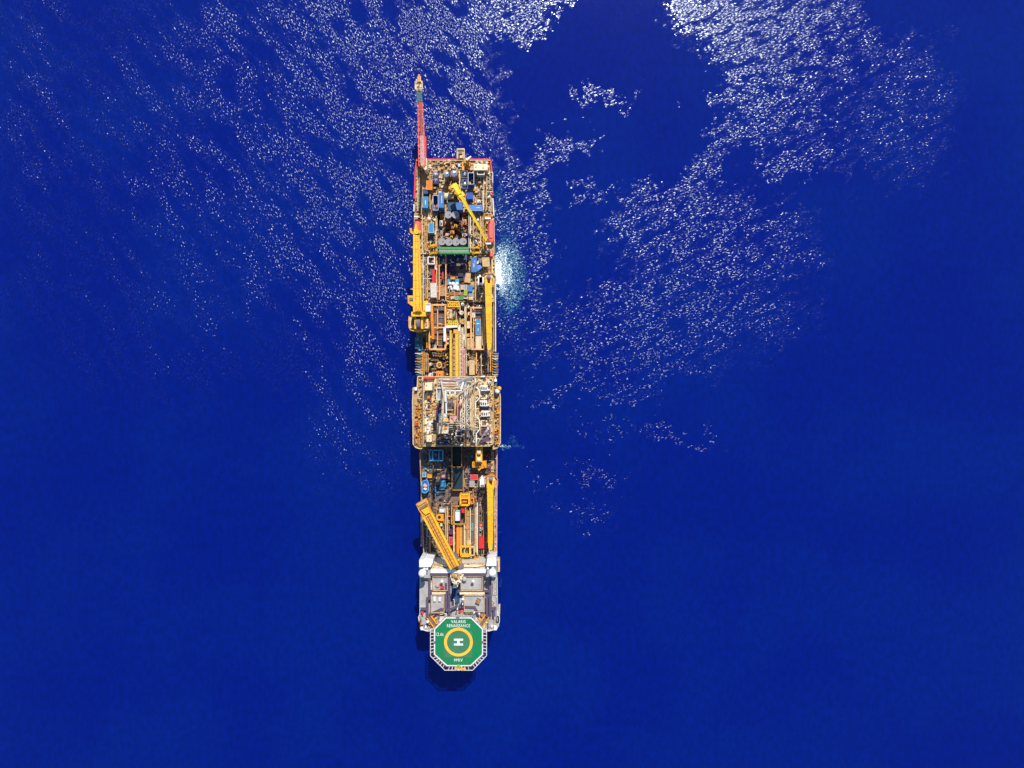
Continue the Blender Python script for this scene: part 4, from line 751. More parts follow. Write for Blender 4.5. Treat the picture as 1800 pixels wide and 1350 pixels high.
t = thing('pipe_basket', 'square white framed basket left of the dark recess', 'basket', W(759, 460, 16)); m_ = MB(); m_.rect(754.5, 454.5, 764.5, 465.5, 16, 16.6, 'brown', 0, 20); part(m_, 'floor', t); m_ = MB(); strip(m_, [(754, 454), (765.3, 454), (765.3, 466), (754, 466), (754, 454)], 16.6, 3.4, .5, 'offwhite'); part(m_, 'frame', t); m_ = MB(); m_.rect(757, 456, 759, 464, 16.6, 18.5, 'plum', 0, 19); m_.rect(760, 457, 763, 461, 16.6, 19, 'pink', 0, 19); part(m_, 'cargo', t)
SC = 'small cargo boxes forward of the dark recess'
for a, b, c, d, h, col, fr, lab in ((810, 501.3, 815.2, 509, 2.6, 'sand', 'offwhite', 'cream framed box, left of the pair just right of the white sacks'), (815.8, 500.5, 821, 509, 3, 'lgrey', 'offwhite', 'grey framed box, right of the pair just right of the white sacks'), (816, 509.5, 821.4, 519, 3.6, 'lime', 'lemon', 'upright lime green box with yellow rim'), (822.2, 501.5, 830.3, 512, 4, 'blue', 'aqua', 'square blue box right of the lime green box'),
        (824, 512.7, 831, 519.5, 3, 'aqua', 'offwhite', 'pale aqua box just forward of the square blue one'), (824.2, 520, 831, 526.8, 2.6, 'sand', 'cream', 'cream box forward of the pale aqua one'), (806, 519.8, 814, 527, 3, 'green', 'green', 'bright green box in the crosswise row of boxes'), (799.5, 520, 805.5, 526.5, 2.4, 'aqua', 'offwhite', 'pale blue box left of the bright green one'), (792, 520, 799, 526.5, 2.4, 'sand', 'tan', 'cream box at the left end of the crosswise row'), (815, 520, 822, 525, 2.4, 'offwhite', 'cream', 'white box right of the bright green one'),
        (791.5, 513.5, 808, 518.2, 2.6, 'brown', 'orange', 'open brown trough with orange rim below the white sacks'), (809, 514, 815, 519, 2.6, 'brick', 'pink', 'small brick red box left of the lime green one'), (773, 504, 783, 520, 3, 'deck', 'orange', 'tan crate with toothed orange rim, left of the white sacks'), (777, 478, 779.6, 490.5, 3.2, 'brick', 'red', 'narrow brick red box low in the dark recess')):
    container(a, b, c, d, 15.4, h, col, lab, fr, group=SC, cat='cargo box', name='cargo_box')
house(842.2, 487, 850, 498.5, 16, 8.5, 'white', 'white', 'small white cabin beside the foot of the right amidships crane', name='operator_cabin', cat='cabin', vents=0)
# ================================================================== AFT PIPE DECK
def frame_rect(u0, v0, u1, v1, z, h, m, lab, w_=.7, name='rack_frame', cat='pipe rack', cross=()):
    t = thing(name, lab, cat, W((u0+u1)/2, (v0+v1)/2, 13), 'pipe rack frames'); m_ = MB(); zt = z+h
    P = [W(a, b, zt) for a, b in ((u0, v0), (u1, v0), (u1, v1), (u0, v1))]
    for a, b in zip(P, P[1:]+P[:1]): m_.bar(a, b, w_, w_, m)
    for c in cross: m_.bar(W(u0, c, zt-.05), W(u1, c, zt-.05), w_*.7, w_*.7, m)
    part(m_, 'top_frame', t); n = max(2, int((v1-v0)/18))
    for a in (P[0], P[1]):
        for i in range(n+1):
            q = MB(); y = a.y+((P[3].y-a.y)*i/n); q.bar((a.x, y, 12.9), (a.x, y, zt-.3), w_*.8, w_*.8, m); part(q, 'post', t)
    return t
def pipes(u0, u1, v0, v1, z, n, m, lab, r=.16, layers=3, brk=()):
    t = thing('pipe_bundle', lab, 'pipes', W((u0+u1)/2, (v0+v1)/2, z), 'bundles of drill pipe'); m_ = MB()
    for j in range(layers):
        for i in range(n): u = u0+(u1-u0)*(i+.5*(1+j % 2*.6))/n; m_.tube([W(u, v0+rnd.uniform(-.8, .8), z+.2+j*r*1.8), W(u, v1+rnd.uniform(-.8, .8), z+.2+j*r*1.8)], r, m if (i+j) % 4 else 'dgrey', 5)
    part(m_, 'pipe', t, kind='stuff'); q = MB(); [q.rect(u0-.5, v, u1+.5, v+1, z-.4, z+layers*r*1.8+.5, 'ochre') for v in (v0+(v1-v0)*.15, v0+(v1-v0)*.5, v0+(v1-v0)*.85)]; part(q, 'clamp', t); return t
frame_rect(755, 536, 783, 614, 16, 4, 'peach', 'long peach coloured steel frame round the pipe bundles right of the biggest crane', cross=(576,))
frame_rect(828, 541, 851, 614, 16, 4, 'peach', 'peach coloured steel frame round the tan and blue containers at the right amidships', .6)
pipes(763, 768.5, 541, 606, 15, 7, 'brown', 'brown pipe bundle, left of the two amidships bundles'); pipes(770.5, 781, 540, 575, 15, 10, 'mgrey', 'dark pipe bundle behind the left side of the ochre reel machine'); pipes(771, 780, 580, 612, 15, 9, 'brown', 'brown pipe bundle, forward one inside the peach coloured frame')
pipes(827, 834.5, 893, 965, 15, 8, 'mgrey', 'grey and tan pipe bundle in the forward pipe rack', brk=1); pipes(819, 825, 897, 960, 15, 6, 'tan', 'tan pipe bundle right of the orange beams forward'); pipes(840, 843, 893, 940, 15, 4, 'offwhite', 'pale pipe bundle left of the small white reel forward')
pipes(783.5, 786.5, 890, 955, 15, 4, 'deck', 'tan pipe bundle left of the diagonal pink containers forward'); pipes(789, 792, 583, 607, 15, 3, 'lgrey', 'short grey pipe bundle beside the yellow gantry')
t = thing('small_boom', 'narrow orange folded boom standing beside the cab of the biggest crane', 'boom', W(760, 570, 13)); box_boom(t, [(759, 537, 27, 2.0), (760, 565, 26, 1.9), (761.5, 592, 24, 1.8)], 'orange', 'gold', 5, 1.2); m_ = MB(); m_.cyl(761, 594, 2.2, 15, 24.5, 'gold', 12); m_.bar(W(758, 592, 24), W(757, 601, 20), .7, .7, 'yellow'); part(m_, 'foot', t)
t = thing('reel_machine', 'large ochre machine with a grey oval reel, amidships left of centre', 'reel', W(792, 551, 13)); m_ = MB(); m_.rect(783, 540, 803, 563, 13, 19, 'tan'); part(m_, 'base', t)
m_ = MB(); m_.tube([W(798, 553.5, 21.5), W(800.6, 553.5, 21.5)], 1.7, 'grey', 22); [m_.tube([W(798+i*.7, 553.5, 21.5), W(798.2+i*.7, 553.5, 21.5)], 1.8, 'dgrey', 22) for i in (0, 2, 4)]; part(m_, 'reel', t)
m_ = MB(); m_.rect(785, 543, 795, 561, 19, 21, 'sand'); clutter(m_, 785, 541, 796, 562, 20.8, 26, ['ochre', 'gold', 'sand', 'brown'], 1, .6, 2.4, 2, 77); part(m_, 'machinery', t); m_ = MB(); m_.rect(795.8, 541, 799.5, 543.5, 19, 21.5, 'red'); part(m_, 'motor', t)
t = thing('lattice_carriage', 'yellow lattice carriage lying crosswise just forward of the cargo boxes', 'carriage', W(798, 534, 13), 'yellow lattice carriages'); m_ = MB(); m_.truss(W(788, 535, 21), W(807, 535, 21), 2.2, 1.6, 'yellow', None, 5, .28); m_.bar(W(788, 531, 21), W(788, 540, 21), .6, .6, 'gold'); m_.bar(W(807, 530, 21), W(807, 541, 21), .6, .6, 'gold'); part(m_, 'frame', t); m_ = MB(); m_.rect(793, 533, 802, 536.5, 20, 21.3, 'green'); part(m_, 'trolley', t)
t = thing('lattice_carriage', 'yellow lattice carriage crosswise between the ochre reel machine and the long gantry', 'carriage', W(797, 568, 13), 'yellow lattice carriages'); m_ = MB(); m_.truss(W(786, 568.5, 20), W(805, 568.5, 20), 2.0, 1.6, 'lemon', None, 5, .28); part(m_, 'frame', t); m_ = MB(); m_.rect(790, 567, 800, 570, 19, 20.4, 'green'); part(m_, 'trolley', t)
t = thing('pipe_gantry', 'long yellow twin-beam catwalk gantry running fore and aft to the drill floor', 'gantry', W(800, 620, 13))
m_ = MB(); m_.bar(W(792.3, 581, 23), W(792.5, 661, 23), .8, 1.4, 'yellow'); m_.bar(W(803, 581, 24), W(803.2, 661, 24), 1.25, 1.2, 'yellow'); m_.bar(W(807.3, 582, 23), W(807.5, 661, 23), .5, 1.2, 'tan'); part(m_, 'girder', t)
m_ = MB(); m_.rect(793.3, 582, 796.5, 661, 18, 19, 'deck'); m_.rect(804.6, 582, 806.8, 661, 18.5, 19.5, 'brown'); part(m_, 'walkway', t)
m_ = MB(); m_.rect(797, 580, 801.5, 661, 21.5, 22.2, 'tan'); m_.rect(797, 579, 804, 586, 22.2, 24.8, 'gold'); [m_.rect(797, 590+i*7.5, 801.5, 591+i*7.5, 22.2, 22.7, 'orange') for i in range(10)]; part(m_, 'conveyor', t)
m_ = MB(); [m_.rect(a, b, a+1.2, b+1.2, 13, 22.6, 'ochre', 0, 23) for a in (792, 802.8) for b in (583, 608, 633, 655)]; part(m_, 'leg', t)
t = thing('chute', 'white bent walkway frame round the head of the long yellow gantry', 'walkway', W(788, 580, 13)); m_ = MB(); [m_.bar(W(*a), W(*b), 1.0, .7, c_) for a, b, c_ in (((783, 575, 22), (806, 573.5, 22), 'offwhite'), ((781.8, 576, 22), (781.8, 600, 22), 'white'), ((806.5, 572, 22), (807.5, 582, 22), 'offwhite'), ((784, 580, 20), (792, 580, 20), 'lgrey'))]; part(m_, 'rail', t)
m_ = MB(); [m_.rect(785.5, 582+i*4, 790, 585+i*4, 14, 18, c_, 0, 18) for i, c_ in enumerate(('navy', 'offwhite', 'mgrey', 'white', 'plum', 'cream'))]; part(m_, 'step', t); m_ = MB(); [m_.bar(W(u, v, 13), W(u, v, 22), .3, .3, 'offwhite') for u, v in ((782, 577), (782, 599), (806, 575))]; part(m_, 'post', t)
t = thing('lattice_walkway', 'narrow pinkish lattice walkway running fore and aft right of the yellow gantry', 'walkway', W(813, 600, 13)); m_ = MB(); m_.truss(W(811.3, 575, 21), W(812, 662, 21), 1.3, 1.0, 'cream', None, 22, .2); m_.truss(W(815, 612, 22), W(815.3, 662, 22), 1.1, 1.0, 'pink', None, 14, .22); part(m_, 'lattice', t); m_ = MB(); m_.rect(812.5, 588, 816.5, 598, 18, 20, 'offwhite'); m_.cyl(814.5, 590.5, .8, 20, 20.4, 'dark', 8); m_.cyl(814.5, 595, .8, 20, 20.4, 'dark', 8); part(m_, 'box', t)
container(836, 560, 845.3, 589, 14, 5.5, 'sky', 'long bright blue container with white lettering, left of the right amidships crane boom', 'gold', 'roof', [(838, 568.3, 842.5, 569.5, 'white'), (840, 577, 841, 581.5, 'offwhite')])
for a, b, c, d, z, h, col, fr, lab in ((836, 590.5, 846, 613.8, 14, 5, 'cream', 'offwhite', 'long cream container forward of the bright blue one'), (821.5, 594.5, 831, 614, 14, 4.6, 'sand', 'cream', 'cream container left of the long cream one'), (821, 564.5, 829, 577, 14, 5, 'cream', 'offwhite', 'short pinkish cream container in the middle right amidships'), (820, 586, 831, 592, 14, 3.8, 'tan', 'tan', 'flat tan box between the two cream containers'), (824.7, 632.5, 834.6, 659, 14, 6, 'sand', 'tan', 'large plain tan container just aft of the drill floor'), (759.5, 606, 767, 612.5, 14, 4, 'lgrey', 'offwhite', 'small grey box at the forward end of the long peach coloured frame'), (759.5, 620, 767, 624, 14, 3, 'offwhite', 'cream', 'small white box just forward of the long peach coloured frame'), (830, 545, 835.3, 558, 14, 4, 'offwhite', 'white', 'upright white framed box beside the dark hatch')):
    container(a, b, c, d, z, h, col, lab, fr)
t = thing('dark_hatch', 'square dark purple hatch near the right amidships crane boom', 'hatch', W(842, 552, 13)); m_ = MB(); m_.rect(835.5, 546, 848.5, 558.3, 13, 16, 'plum'); part(m_, 'cover', t); m_ = MB(); strip(m_, [(835.5, 546), (848.5, 546), (848.5, 558.3), (835.5, 558.3), (835.5, 546)], 16, .5, .3, 'dgrey'); part(m_, 'coaming', t)
for u, v, r, c_, z, lab in ((812.8, 534.5, 2.9, 'white', 20, 'white round tank just forward of the green cargo box'), (824, 539.7, 2.4, 'white', 19, 'white round tank right of the yellow lattice carriage'), (824.7, 551, 2.6, 'cream', 19, 'cream round tank left of the dark purple hatch'), (847.8, 538, 2.1, 'lgrey', 18, 'grey round tank beside the right amidships crane boom'), (811, 549.5, 3.6, 'cream', 20, 'cream round tank with black fittings, right of the grey oval reel'), (813.7, 565, 4.5, 'ochre', 19, 'ochre round tank forward of the cream one with black fittings'), (757, 640, 2.6, 'offwhite', 18, 'small white round tank left of the orange wellhead machine'), (757, 659, 3.6, 'offwhite', 19, 'white round tank at the aft edge of the drill floor')):
    tank(u, v, r, 13, z-13, c_, lab, 'dome' if c_ == 'white' else 'flat', c_, 'small round tanks amidships')
t = thing('valve_stack', 'orange machine block with a dark round eye, left side just aft of the drill floor', 'machine', W(773, 655, 13), 'orange machine blocks'); m_ = MB(); m_.rect(766.7, 652, 779.5, 661.3, 13, 21, 'orange'); part(m_, 'body', t); m_ = MB(); m_.cyl(773, 658.5, 1.2, 21, 21.4, 'dark', 10); m_.rect(768.3, 656, 769.3, 661, 21, 21.5, 'brown'); m_.rect(776.6, 656, 777.6, 661, 21, 21.5, 'brown'); part(m_, 'port', t)
t = thing('ring_stand', 'yellow ring with a silver centre standing in the dark bay aft of the orange block', 'ring', W(772.5, 641, 13)); m_ = MB()
for i in range(20):
    a, b = 2*PI*i/20, 2*PI*(i+1)/20; c = W(772.3, 641.5, 19); m_.bar(c+Vector((1.0*math.cos(a), 1.15*math.sin(a), 0)), c+Vector((1.0*math.cos(b), 1.15*math.sin(b), 0)), .5, .8, 'yellow')
part(m_, 'ring', t); m_ = MB(); m_.cyl(772.3, 641, 1.3, 13, 20, 'steel', 12); part(m_, 'core', t); m_ = MB(); m_.rect(768, 636, 777, 648, 13, 16, 'plum', 0, 17); part(m_, 'base', t)
m_ = MB(); m_.rect(760, 624.5, 788, 660, 13, 13.3, 'pit', 0, 13.3); m_.rect(846, 622, 862, 655, 13, 13.6, 'brown', 0, 13.6); [m_.rect(761+i*4.3, 621.5, 763+i*4.3, 626, 13, 17, 'yellow', 0, 17) for i in range(6)]; part_each(m_, 'cargo_bay', ship)
for i, (v, h_, lab) in enumerate(((594, 17, 'teal square tank cover below the biggest crane, aftmost of three'), (604.5, 17, 'teal square tank cover below the biggest crane, middle of three'))):
    t = thing('tank_cover', lab, 'tank cover', W(736, v, 8), 'teal tank covers on the left side'); m_ = MB(); m_.rect(729.3, v-1.2, 743, v+8.3, 12, h_, 'teal', 0, 17); part(m_, 'lid', t); m_ = MB(); m_.rect(733, v+1, 736, v+4, 17, 17.6, 'aqua'); part(m_, 'hatch', t)
t = thing('tank_cover', 'narrower grey-blue tank cover, foremost of three on the left side', 'tank cover', W(739, 614, 8), 'teal tank covers on the left side'); m_ = MB(); m_.rect(735, 613, 744, 616.5, 12, 17, 'navy'); part(m_, 'lid', t); m_ = MB(); m_.rect(736, 613.6, 739, 616, 17, 17.5, 'aqua'); part(m_, 'hatch', t)
# ================================================================== DERRICK AND DRILL FLOOR
t = thing('derrick', 'tall white lattice derrick rising from the middle of the ship', 'derrick', W(808, 712, 28))
B0 = [W(775, 669, 28), W(841, 669, 28), W(841, 757, 28), W(775, 757, 28)]; T0 = [W(780, 695, 78), W(804.5, 695, 78), W(804.5, 740, 78), W(780, 740, 78)]
m_ = MB()
for a, b in zip(B0, T0): q = MB(); q.bar(a, b, .6, .6, 'cream', .4, .4); part(q, 'leg', t)
for f in range(4):
    a0, a1, b0, b1 = B0[f], B0[(f+1) % 4], T0[f], T0[(f+1) % 4]; q = MB(); n = 5
    for k in range(n):
        s0, s1 = k/n, (k+1)/n
        if f == 3 and k < 1: continue
        q.bar(a0.lerp(b0, s1), a1.lerp(b1, s1), .2, .2, 'sand'); mid = a0.lerp(b0, s1).lerp(a1.lerp(b1, s1), .5)
        q.bar(a0.lerp(b0, s0), mid, .13, .13, 'sand'); q.bar(a1.lerp(b1, s0), mid, .13, .13, 'sand')
    part(q, 'bracing', t)
q = MB()   # crown: open frame with sheaves
for (u0, v0, u1, v1) in ((783.8, 686.5, 812, 686.5), (783.8, 686.5, 784.6, 728), (783.8, 693.8, 800, 693.8), (791, 686.5, 791, 694), (800, 686.5, 800, 694)): q.bar(W(u0, v0, 74), W(u1, v1, 74), .4, .5, 'white')
q.rect(785.5, 704, 797, 706, 70, 71, 'sand'); q.rect(785.5, 713, 797, 714.3, 70, 71, 'brown'); q.rect(785.5, 720, 797, 721, 70, 71, 'sand'); cr = part(q, 'crown', t)
q = MB(); [q.tube([W(u, 709, 71), W(u+1.4, 709, 71)], 1.3, 'mgrey', 14) for u in (788, 791, 794)]; q.cyl(793.5, 700, 2, 68, 72, 'gold', 10); part(q, 'sheave', cr)
q = MB(); q.rect(768, 682, 783, 703, 48, 49, 'lgrey'); q.rect(775, 690, 783, 706, 49, 50, 'pink'); q.rect(770, 686, 772, 689, 49, 49.4, 'dgrey'); q.rect(775, 685, 777, 689, 49, 49.5, 'dgrey'); q.rail([(768, 682), (783, 682), (783, 703), (768, 703)], 49, 'white', closed=True, r=.2); part(q, 'fingerboard_platform', t)
q = MB(); q.rect(771, 727, 786, 743, 40, 41, 'offwhite'); q.rect(770, 744, 788, 761, 38, 39, 'cream'); q.cyl(785, 738, 3.2, 41, 43, 'yellow', 14); q.rect(780.5, 746, 786, 754, 39, 39.6, 'orange'); q.rect(782, 748, 783.5, 753, 39.6, 40, 'brown'); q.rail([(770, 744), (788, 744), (788, 761), (770, 761)], 39, 'white', closed=True, r=.2); part(q, 'working_platform', t)
q = MB(); [q.tube([W(802+i*1.7, 728-i*1.5, 50), W(805+i*1.2, 703+i*3, 68)], .42, c_, 6) for i, c_ in enumerate(('salmon', 'red', 'orange', 'red'))]; q.bar(W(807.5, 755, 52), W(807, 712, 60), .6, .6, 'salmon'); part(q, 'standpipe', t)
q = MB(); q.bar(W(803, 674, 60), W(828, 664, 40), 1.5, 1.2, 'lgrey'); q.bar(W(803, 673.4, 60.6), W(828, 663.4, 40.6), .4, .4, 'white'); q.bar(W(803.5, 676, 60.6), W(829, 666, 40.6), .4, .4, 'white'); part(q, 'trolley_beam', t)
q = MB(); q.tube([W(817.5, 672, 50), W(817.7, 712, 52), W(817, 745, 52), W(822, 757, 46)], .62, 'lgrey', 8); q.tube([W(823.5, 672, 42), W(821, 690, 46), W(819, 708, 50)], .45, 'offwhite', 8); q.tube([W(814, 673, 54), W(811, 683, 60)], .5, 'white', 8); q.tube([W(822, 757, 46), W(825, 768, 36)], .4, 'cream', 8); part(q, 'riser_pipe', t)
q = MB()
for u0, u1, v0, v1, z_, n_ in ((809.8, 816.6, 697, 754, 56, 7), (819.5, 826.5, 700, 750, 42, 6)):
    q.bar(W(u0, v0, z_), W(u0, v1, z_), .42, .42, 'offwhite'); q.bar(W(u1, v0, z_), W(u1, v1, z_), .3, .3, 'cream')
    for i in range(n_):
        a_, b_ = v0+(v1-v0)*i/n_, v0+(v1-v0)*(i+1)/n_; q.bar(W(u0, a_ if i % 2 else b_, z_), W(u1, b_ if i % 2 else a_, z_), .24, .24, 'white'); q.bar(W(u0, b_, z_), W(u1, b_, z_), .16, .16, 'white')
part(q, 'ladder_lattice', t)
q = MB(); q.bar(W(830, 686, 36), W(830, 756, 36), .8, .6, 'tan'); [q.bar(W(834, 690+i*4, 33), W(837, 690+i*4, 33), .3, .3, 'cream') for i in range(21)]; part(q, 'cable_tray', t)
q = MB(); q.rect(790.5, 731, 803, 744, 44, 45, 'pink'); q.bar(W(793, 734, 45.2), W(800, 742, 45.2), .2, .2, 'plum'); part(q, 'drill_cabin_roof', t)
q = MB(); q.rect(785, 708, 798, 726, 36, 38, 'brown'); q.rect(786, 712, 796, 722, 38, 44, 'brown'); q.bar(W(787, 707, 52), W(797, 727, 44), .6, .6, 'tan'); part(q, 'travelling_block', t)
for a, b, lab in (((862, 748, 40), (840.5, 777.5, 30), 'thin white mast leaning diagonally at the right forward corner of the drill floor'),):
    t = thing('leaning_mast', lab, 'mast', W(840.5, 777.5, 28)); m_ = MB(); m_.bar(W(*b), W(*a), .42, .42, 'white'); part(m_, 'pole', t); m_ = MB(); m_.bar(W(858.5, 753, 38.5), W(854.5, 758.5, 37), .8, .8, 'white'); part(m_, 'head', t)
house(747, 672.5, 759.8, 686, 28, 6.5, 'sand', 'cream', 'cream barrel-roofed house at the left aft corner of the drill floor', vents=1)
house(749.8, 765.5, 759, 776.5, 28, 5, 'cream', 'cream', 'small cream house at the left forward corner of the drill floor', vents=1)
t = thing('warning_drum', 'orange box with rust stripes behind the cream house on the left of the drill floor', 'box', W(753, 698, 28)); m_ = MB(); m_.rect(751, 696, 755.7, 700.7, 28, 31, 'orange'); part(m_, 'body', t); m_ = MB(); m_.rect(751.8, 696.8, 752.8, 700, 31, 31.3, 'brick'); m_.rect(754, 696.8, 755, 700, 31, 31.3, 'brick'); part(m_, 'lid', t)
MG = 'white machine units along the right of the drill floor'
for u, v, lab in ((851, 682, 'white machine unit with black vents, aftmost on the right of the drill floor'), (850, 709, 'white machine unit with black vents, middle of three on the right of the drill floor'), (852, 727, 'white and pink machine unit, foremost of three on the right of the drill floor')):
    t = thing('power_unit', lab, 'machine', W(u, v, 28), MG); m_ = MB(); m_.rect(u-6, v-5, u+6, v+5, 28, 31.5, 'white'); part(m_, 'housing', t); m_ = MB(); [m_.rect(u-4.5+i*3.5, v+.5, u-2.7+i*3.5, v+3, 31.5, 31.8, 'dark') for i in range(3)]; part(m_, 'vent', t); m_ = MB(); [m_.cyl(u-4+i*4, v-2.5, 1.3, 31.5, 32.5, 'cream' if i else 'pink', 10) for i in range(3)]; m_.cyl(u+8, v+3, 1.9, 28, 32, 'offwhite', 12); part(m_, 'filter', t)
for u, v, lab in ((850, 695.5, 'square brown hatch between the white machine units, aft one'), (851, 744, 'square brown hatch forward of the white machine units')):
    t = thing('floor_hatch', lab, 'hatch', W(u, v, 28), 'square hatches of the drill floor'); m_ = MB(); m_.rect(u-4.3, v-4.3, u+4.3, v+4.3, 28, 28.6, 'brown'); part(m_, 'cover', t); m_ = MB(); strip(m_, [(u-4.8, v-4.8), (u+4.8, v-4.8), (u+4.8, v+4.8), (u-4.8, v+4.8), (u-4.8, v-4.8)], 28.1, .9, .5, 'cream'); part(m_, 'coaming', t)
for u, v, m, lab in ((877.5, 683, 'yellow', 'yellow buoy-like float on the right side platform'), (874, 688, 'white', 'white capsule beside the yellow float on the right side platform'), (871, 668.5, 'white', 'small white box at the aft end of the right side platform'), (731, 746, 'red', 'red box on the left side platform'), (730.7, 684, 'white', 'white box at the aft end of the left side platform')):
    t = thing('deck_canister', lab, 'canister', W(u, v, 22), 'canisters on the side platforms'); m_ = MB(); (m_.ball(W(u, v, 25), 1.0 if m == 'yellow' else 1.15, m, 12, 8, 1.2) if u in (877.5, 874) else m_.rect(u-2.2, v-2.2, u+2.2, v+2.2, 22, 24.5, m)); part(m_, 'body', t); m_ = MB(); m_.rect(u-2.4, v-2.4, u+2.4, v+2.4, 21.9, 22.5, 'tan', 0, 24); part(m_, 'stand', t)
m_ = MB(); m_.rect(744.3, 662.3, 763.5, 665.5, 28.1, 30.5, 'red'); m_.rect(845, 660.5, 852, 663, 28.1, 30, 'white'); m_.rect(852.5, 661, 854.5, 666.5, 28.1, 30, 'red'); part(m_, 'wind_wall', ship)
# ================================================================== FORWARD DECK
m_ = MB(); m_.rect(793.5, 785, 795, 821, 13, 16.4, 'ochre', 0, 16.4); m_.rect(811, 785, 812, 821, 13, 16.4, 'ochre', 0, 16.4); m_.rect(795.5, 785, 811, 821, 13, 13.3, 'deep', 0, 13.3); part(m_, 'skid_rail', ship)  # floor between the rails takes the same shade-darkened teal
t = thing('moonpool_cover', 'large plain dark teal rectangular cover with a thin yellow edge, on the centreline', 'cover', W(804, 841, 13)); m_ = MB(); m_.rect(794.8, 821, 814, 861, 13, 18, 'deep'); part(m_, 'cover', t); m_ = MB(); strip(m_, [(794.5, 820.7), (814.4, 820.7), (814.4, 861.3), (794.5, 861.3), (794.5, 820.7)], 18, .3, .3, 'ochre'); part(m_, 'edge', t)  # shade is put into the cover's dark teal colour
t = thing('wellhead_tree', 'blue lattice block with a round centre in the deep shade forward of the drill floor', 'machine', W(766, 800, 13)); m_ = MB(); m_.rect(756, 793, 778, 808, 13, 15.5, 'navy', 0, 18); part(m_, 'base', t); m_ = MB()
for a, b in (((754, 791.5), (779, 791.5)), ((760.5, 791.5), (760.5, 809)), ((771.5, 791.5), (771.5, 809)), ((778.5, 791.5), (778.5, 809)), ((754.5, 791.5), (755.5, 809)), ((755, 809), (779, 809))): m_.bar(W(*a, 19), W(*b, 19), .5, .5, 'aqua')
part(m_, 'frame', t); m_ = MB(); m_.cyl(766, 799, 3.4, 15.5, 19.6, 'dgrey', 16); m_.cyl(766, 799, 1.5, 19.6, 20.4, 'brown', 12); part(m_, 'core', t); m_ = MB(); [m_.ball(W(a, 809.5, 18), .45, 'white', 8, 5) for a in (755.5, 763, 769.5, 776.5)]; part(m_, 'float', t)
t = thing('riser_tensioner', 'tall orange machine with two cream drums just forward of the drill floor on the right', 'machine', W(842, 805, 13), 'orange machine blocks'); m_ = MB(); m_.rect(836.5, 784.8, 847.5, 812, 13, 24, 'yellow'); m_.poly([(830, 812), (855, 810), (855, 822), (846, 824), (842, 828), (838, 823), (830, 822)], 13, 20, 'gold'); part(m_, 'body', t); m_ = MB(); m_.hcyl(839, 795, 845, 795, 1.05, 25, 'cream', 12); m_.hcyl(839, 808, 845, 808, 1.05, 25, 'cream', 12); m_.rect(840, 798, 844, 802, 24, 24.5, 'brown'); m_.bar(W(840, 791, 24.6), W(845, 786, 24.6), .3, .3, 'brown'); part(m_, 'drum', t); m_ = MB(); clutter(m_, 831, 813, 854, 822, 19.8, 26, ['gold', 'brown', 'yellow', 'orange'], 1.2, .6, 2.2, 2, 91); part(m_, 'machinery', t)
FC = 'equipment boxes on the forward deck'
for a, b, c, d, z, h, col, fr, lab in (
    (827, 834.5, 839.7, 843.5, 14, 3.5, 'red', 'pink', 'crumpled crimson covered box right of the dark teal cover'), (825.5, 845, 834, 856, 14, 3, 'lgrey', 'offwhite', 'white and purple box just forward of the crimson covered box'), (774, 844.5, 783.3, 856.5, 14, 3.6, 'aqua', 'sky', 'tilted light blue box in the shade left of the dark teal cover'), (772.3, 857, 781, 860.8, 14, 2.6, 'aqua', 'aqua', 'narrow light blue box just forward of the tilted one'), (763, 854.5, 767, 865, 14, 2.5, 'sky', 'navy', 'small upright blue box left of the tilted light blue one'),
    (742.5, 831, 749, 838.5, 14, 3.4, 'sky', 'offwhite', 'blue box with cream rim at the left edge forward of the drill floor'), (751, 834, 759, 840, 14, 2.8, 'gold', 'yellow', 'mustard box beside the blue one at the left edge'), (787, 833.5, 790, 842, 14, 2.6, 'yellow', 'cream', 'narrow yellow box left of the dark teal cover'), (775, 834, 785, 842, 14, 2.5, 'pink', 'purple', 'pink and purple box left of the narrow yellow one'),
    (799.8, 898.5, 808.7, 916, 15, 5, 'white', 'purple', 'white container with a purple rim on the centreline forward'), (811.5, 891.5, 816.3, 901.5, 15, 4, 'red', 'red', 'small red box right of the white and purple container'), (772, 892.5, 782, 901, 14, 3, 'offwhite', 'lgrey', 'square white box left of the centreline, in half shade'), (773.8, 920, 777.5, 925, 14, 3, 'sand', 'cream', 'tiny cream box below the yellow ring plate'), (789, 944.5, 795.3, 958, 14, 4, 'red', 'pink', 'red box with pink rim right of the diagonal crane boom'), (790, 930, 795.5, 939.5, 14, 3.4, 'purple', 'purple', 'purple-red box aft of the red one with pink rim'), (791.5, 909, 794, 926, 14, 3, 'purple', 'plum', 'narrow purple box left of the white and purple container'),
    (841.8, 944.5, 851, 964, 14, 5, 'red', 'red', 'large bright red container left of the forward crane boom'), (818, 922, 823, 929.5, 14, 3.5, 'salmon', 'pink', 'small salmon box right of the orange beams'), (842, 921, 848, 925.2, 14, 3.5, 'orange', 'red', 'small orange box aft of the round white reel'), (751, 927+4, 760, 943, 14, 3.5, 'plum', 'offwhite', 'dark box with white rim by the left edge beside the diagonal boom'), (819.5, 950, 826, 958.5, 14, 3, 'sand', 'cream', 'cream box with a dark eye aft of the yellow frame'), (829, 927-12+5, 832, 933, 15.5, 1, 'aqua', 'lgrey', 'slim pale green box on the grey pipe bundle'),
    (830.5, 978+3.5, 841, 990, 14, 4, 'gold', 'yellow', 'yellow and brown machine box against the accommodation front'), (776, 989+2.3, 781, 994.5, 27.6, 2, 'white', 'offwhite', 'small white box beside the foot of the diagonal crane')):
    container(a, b, c, d, z, h, col, lab, fr, group=FC, cat='equipment box', name='equipment_box')
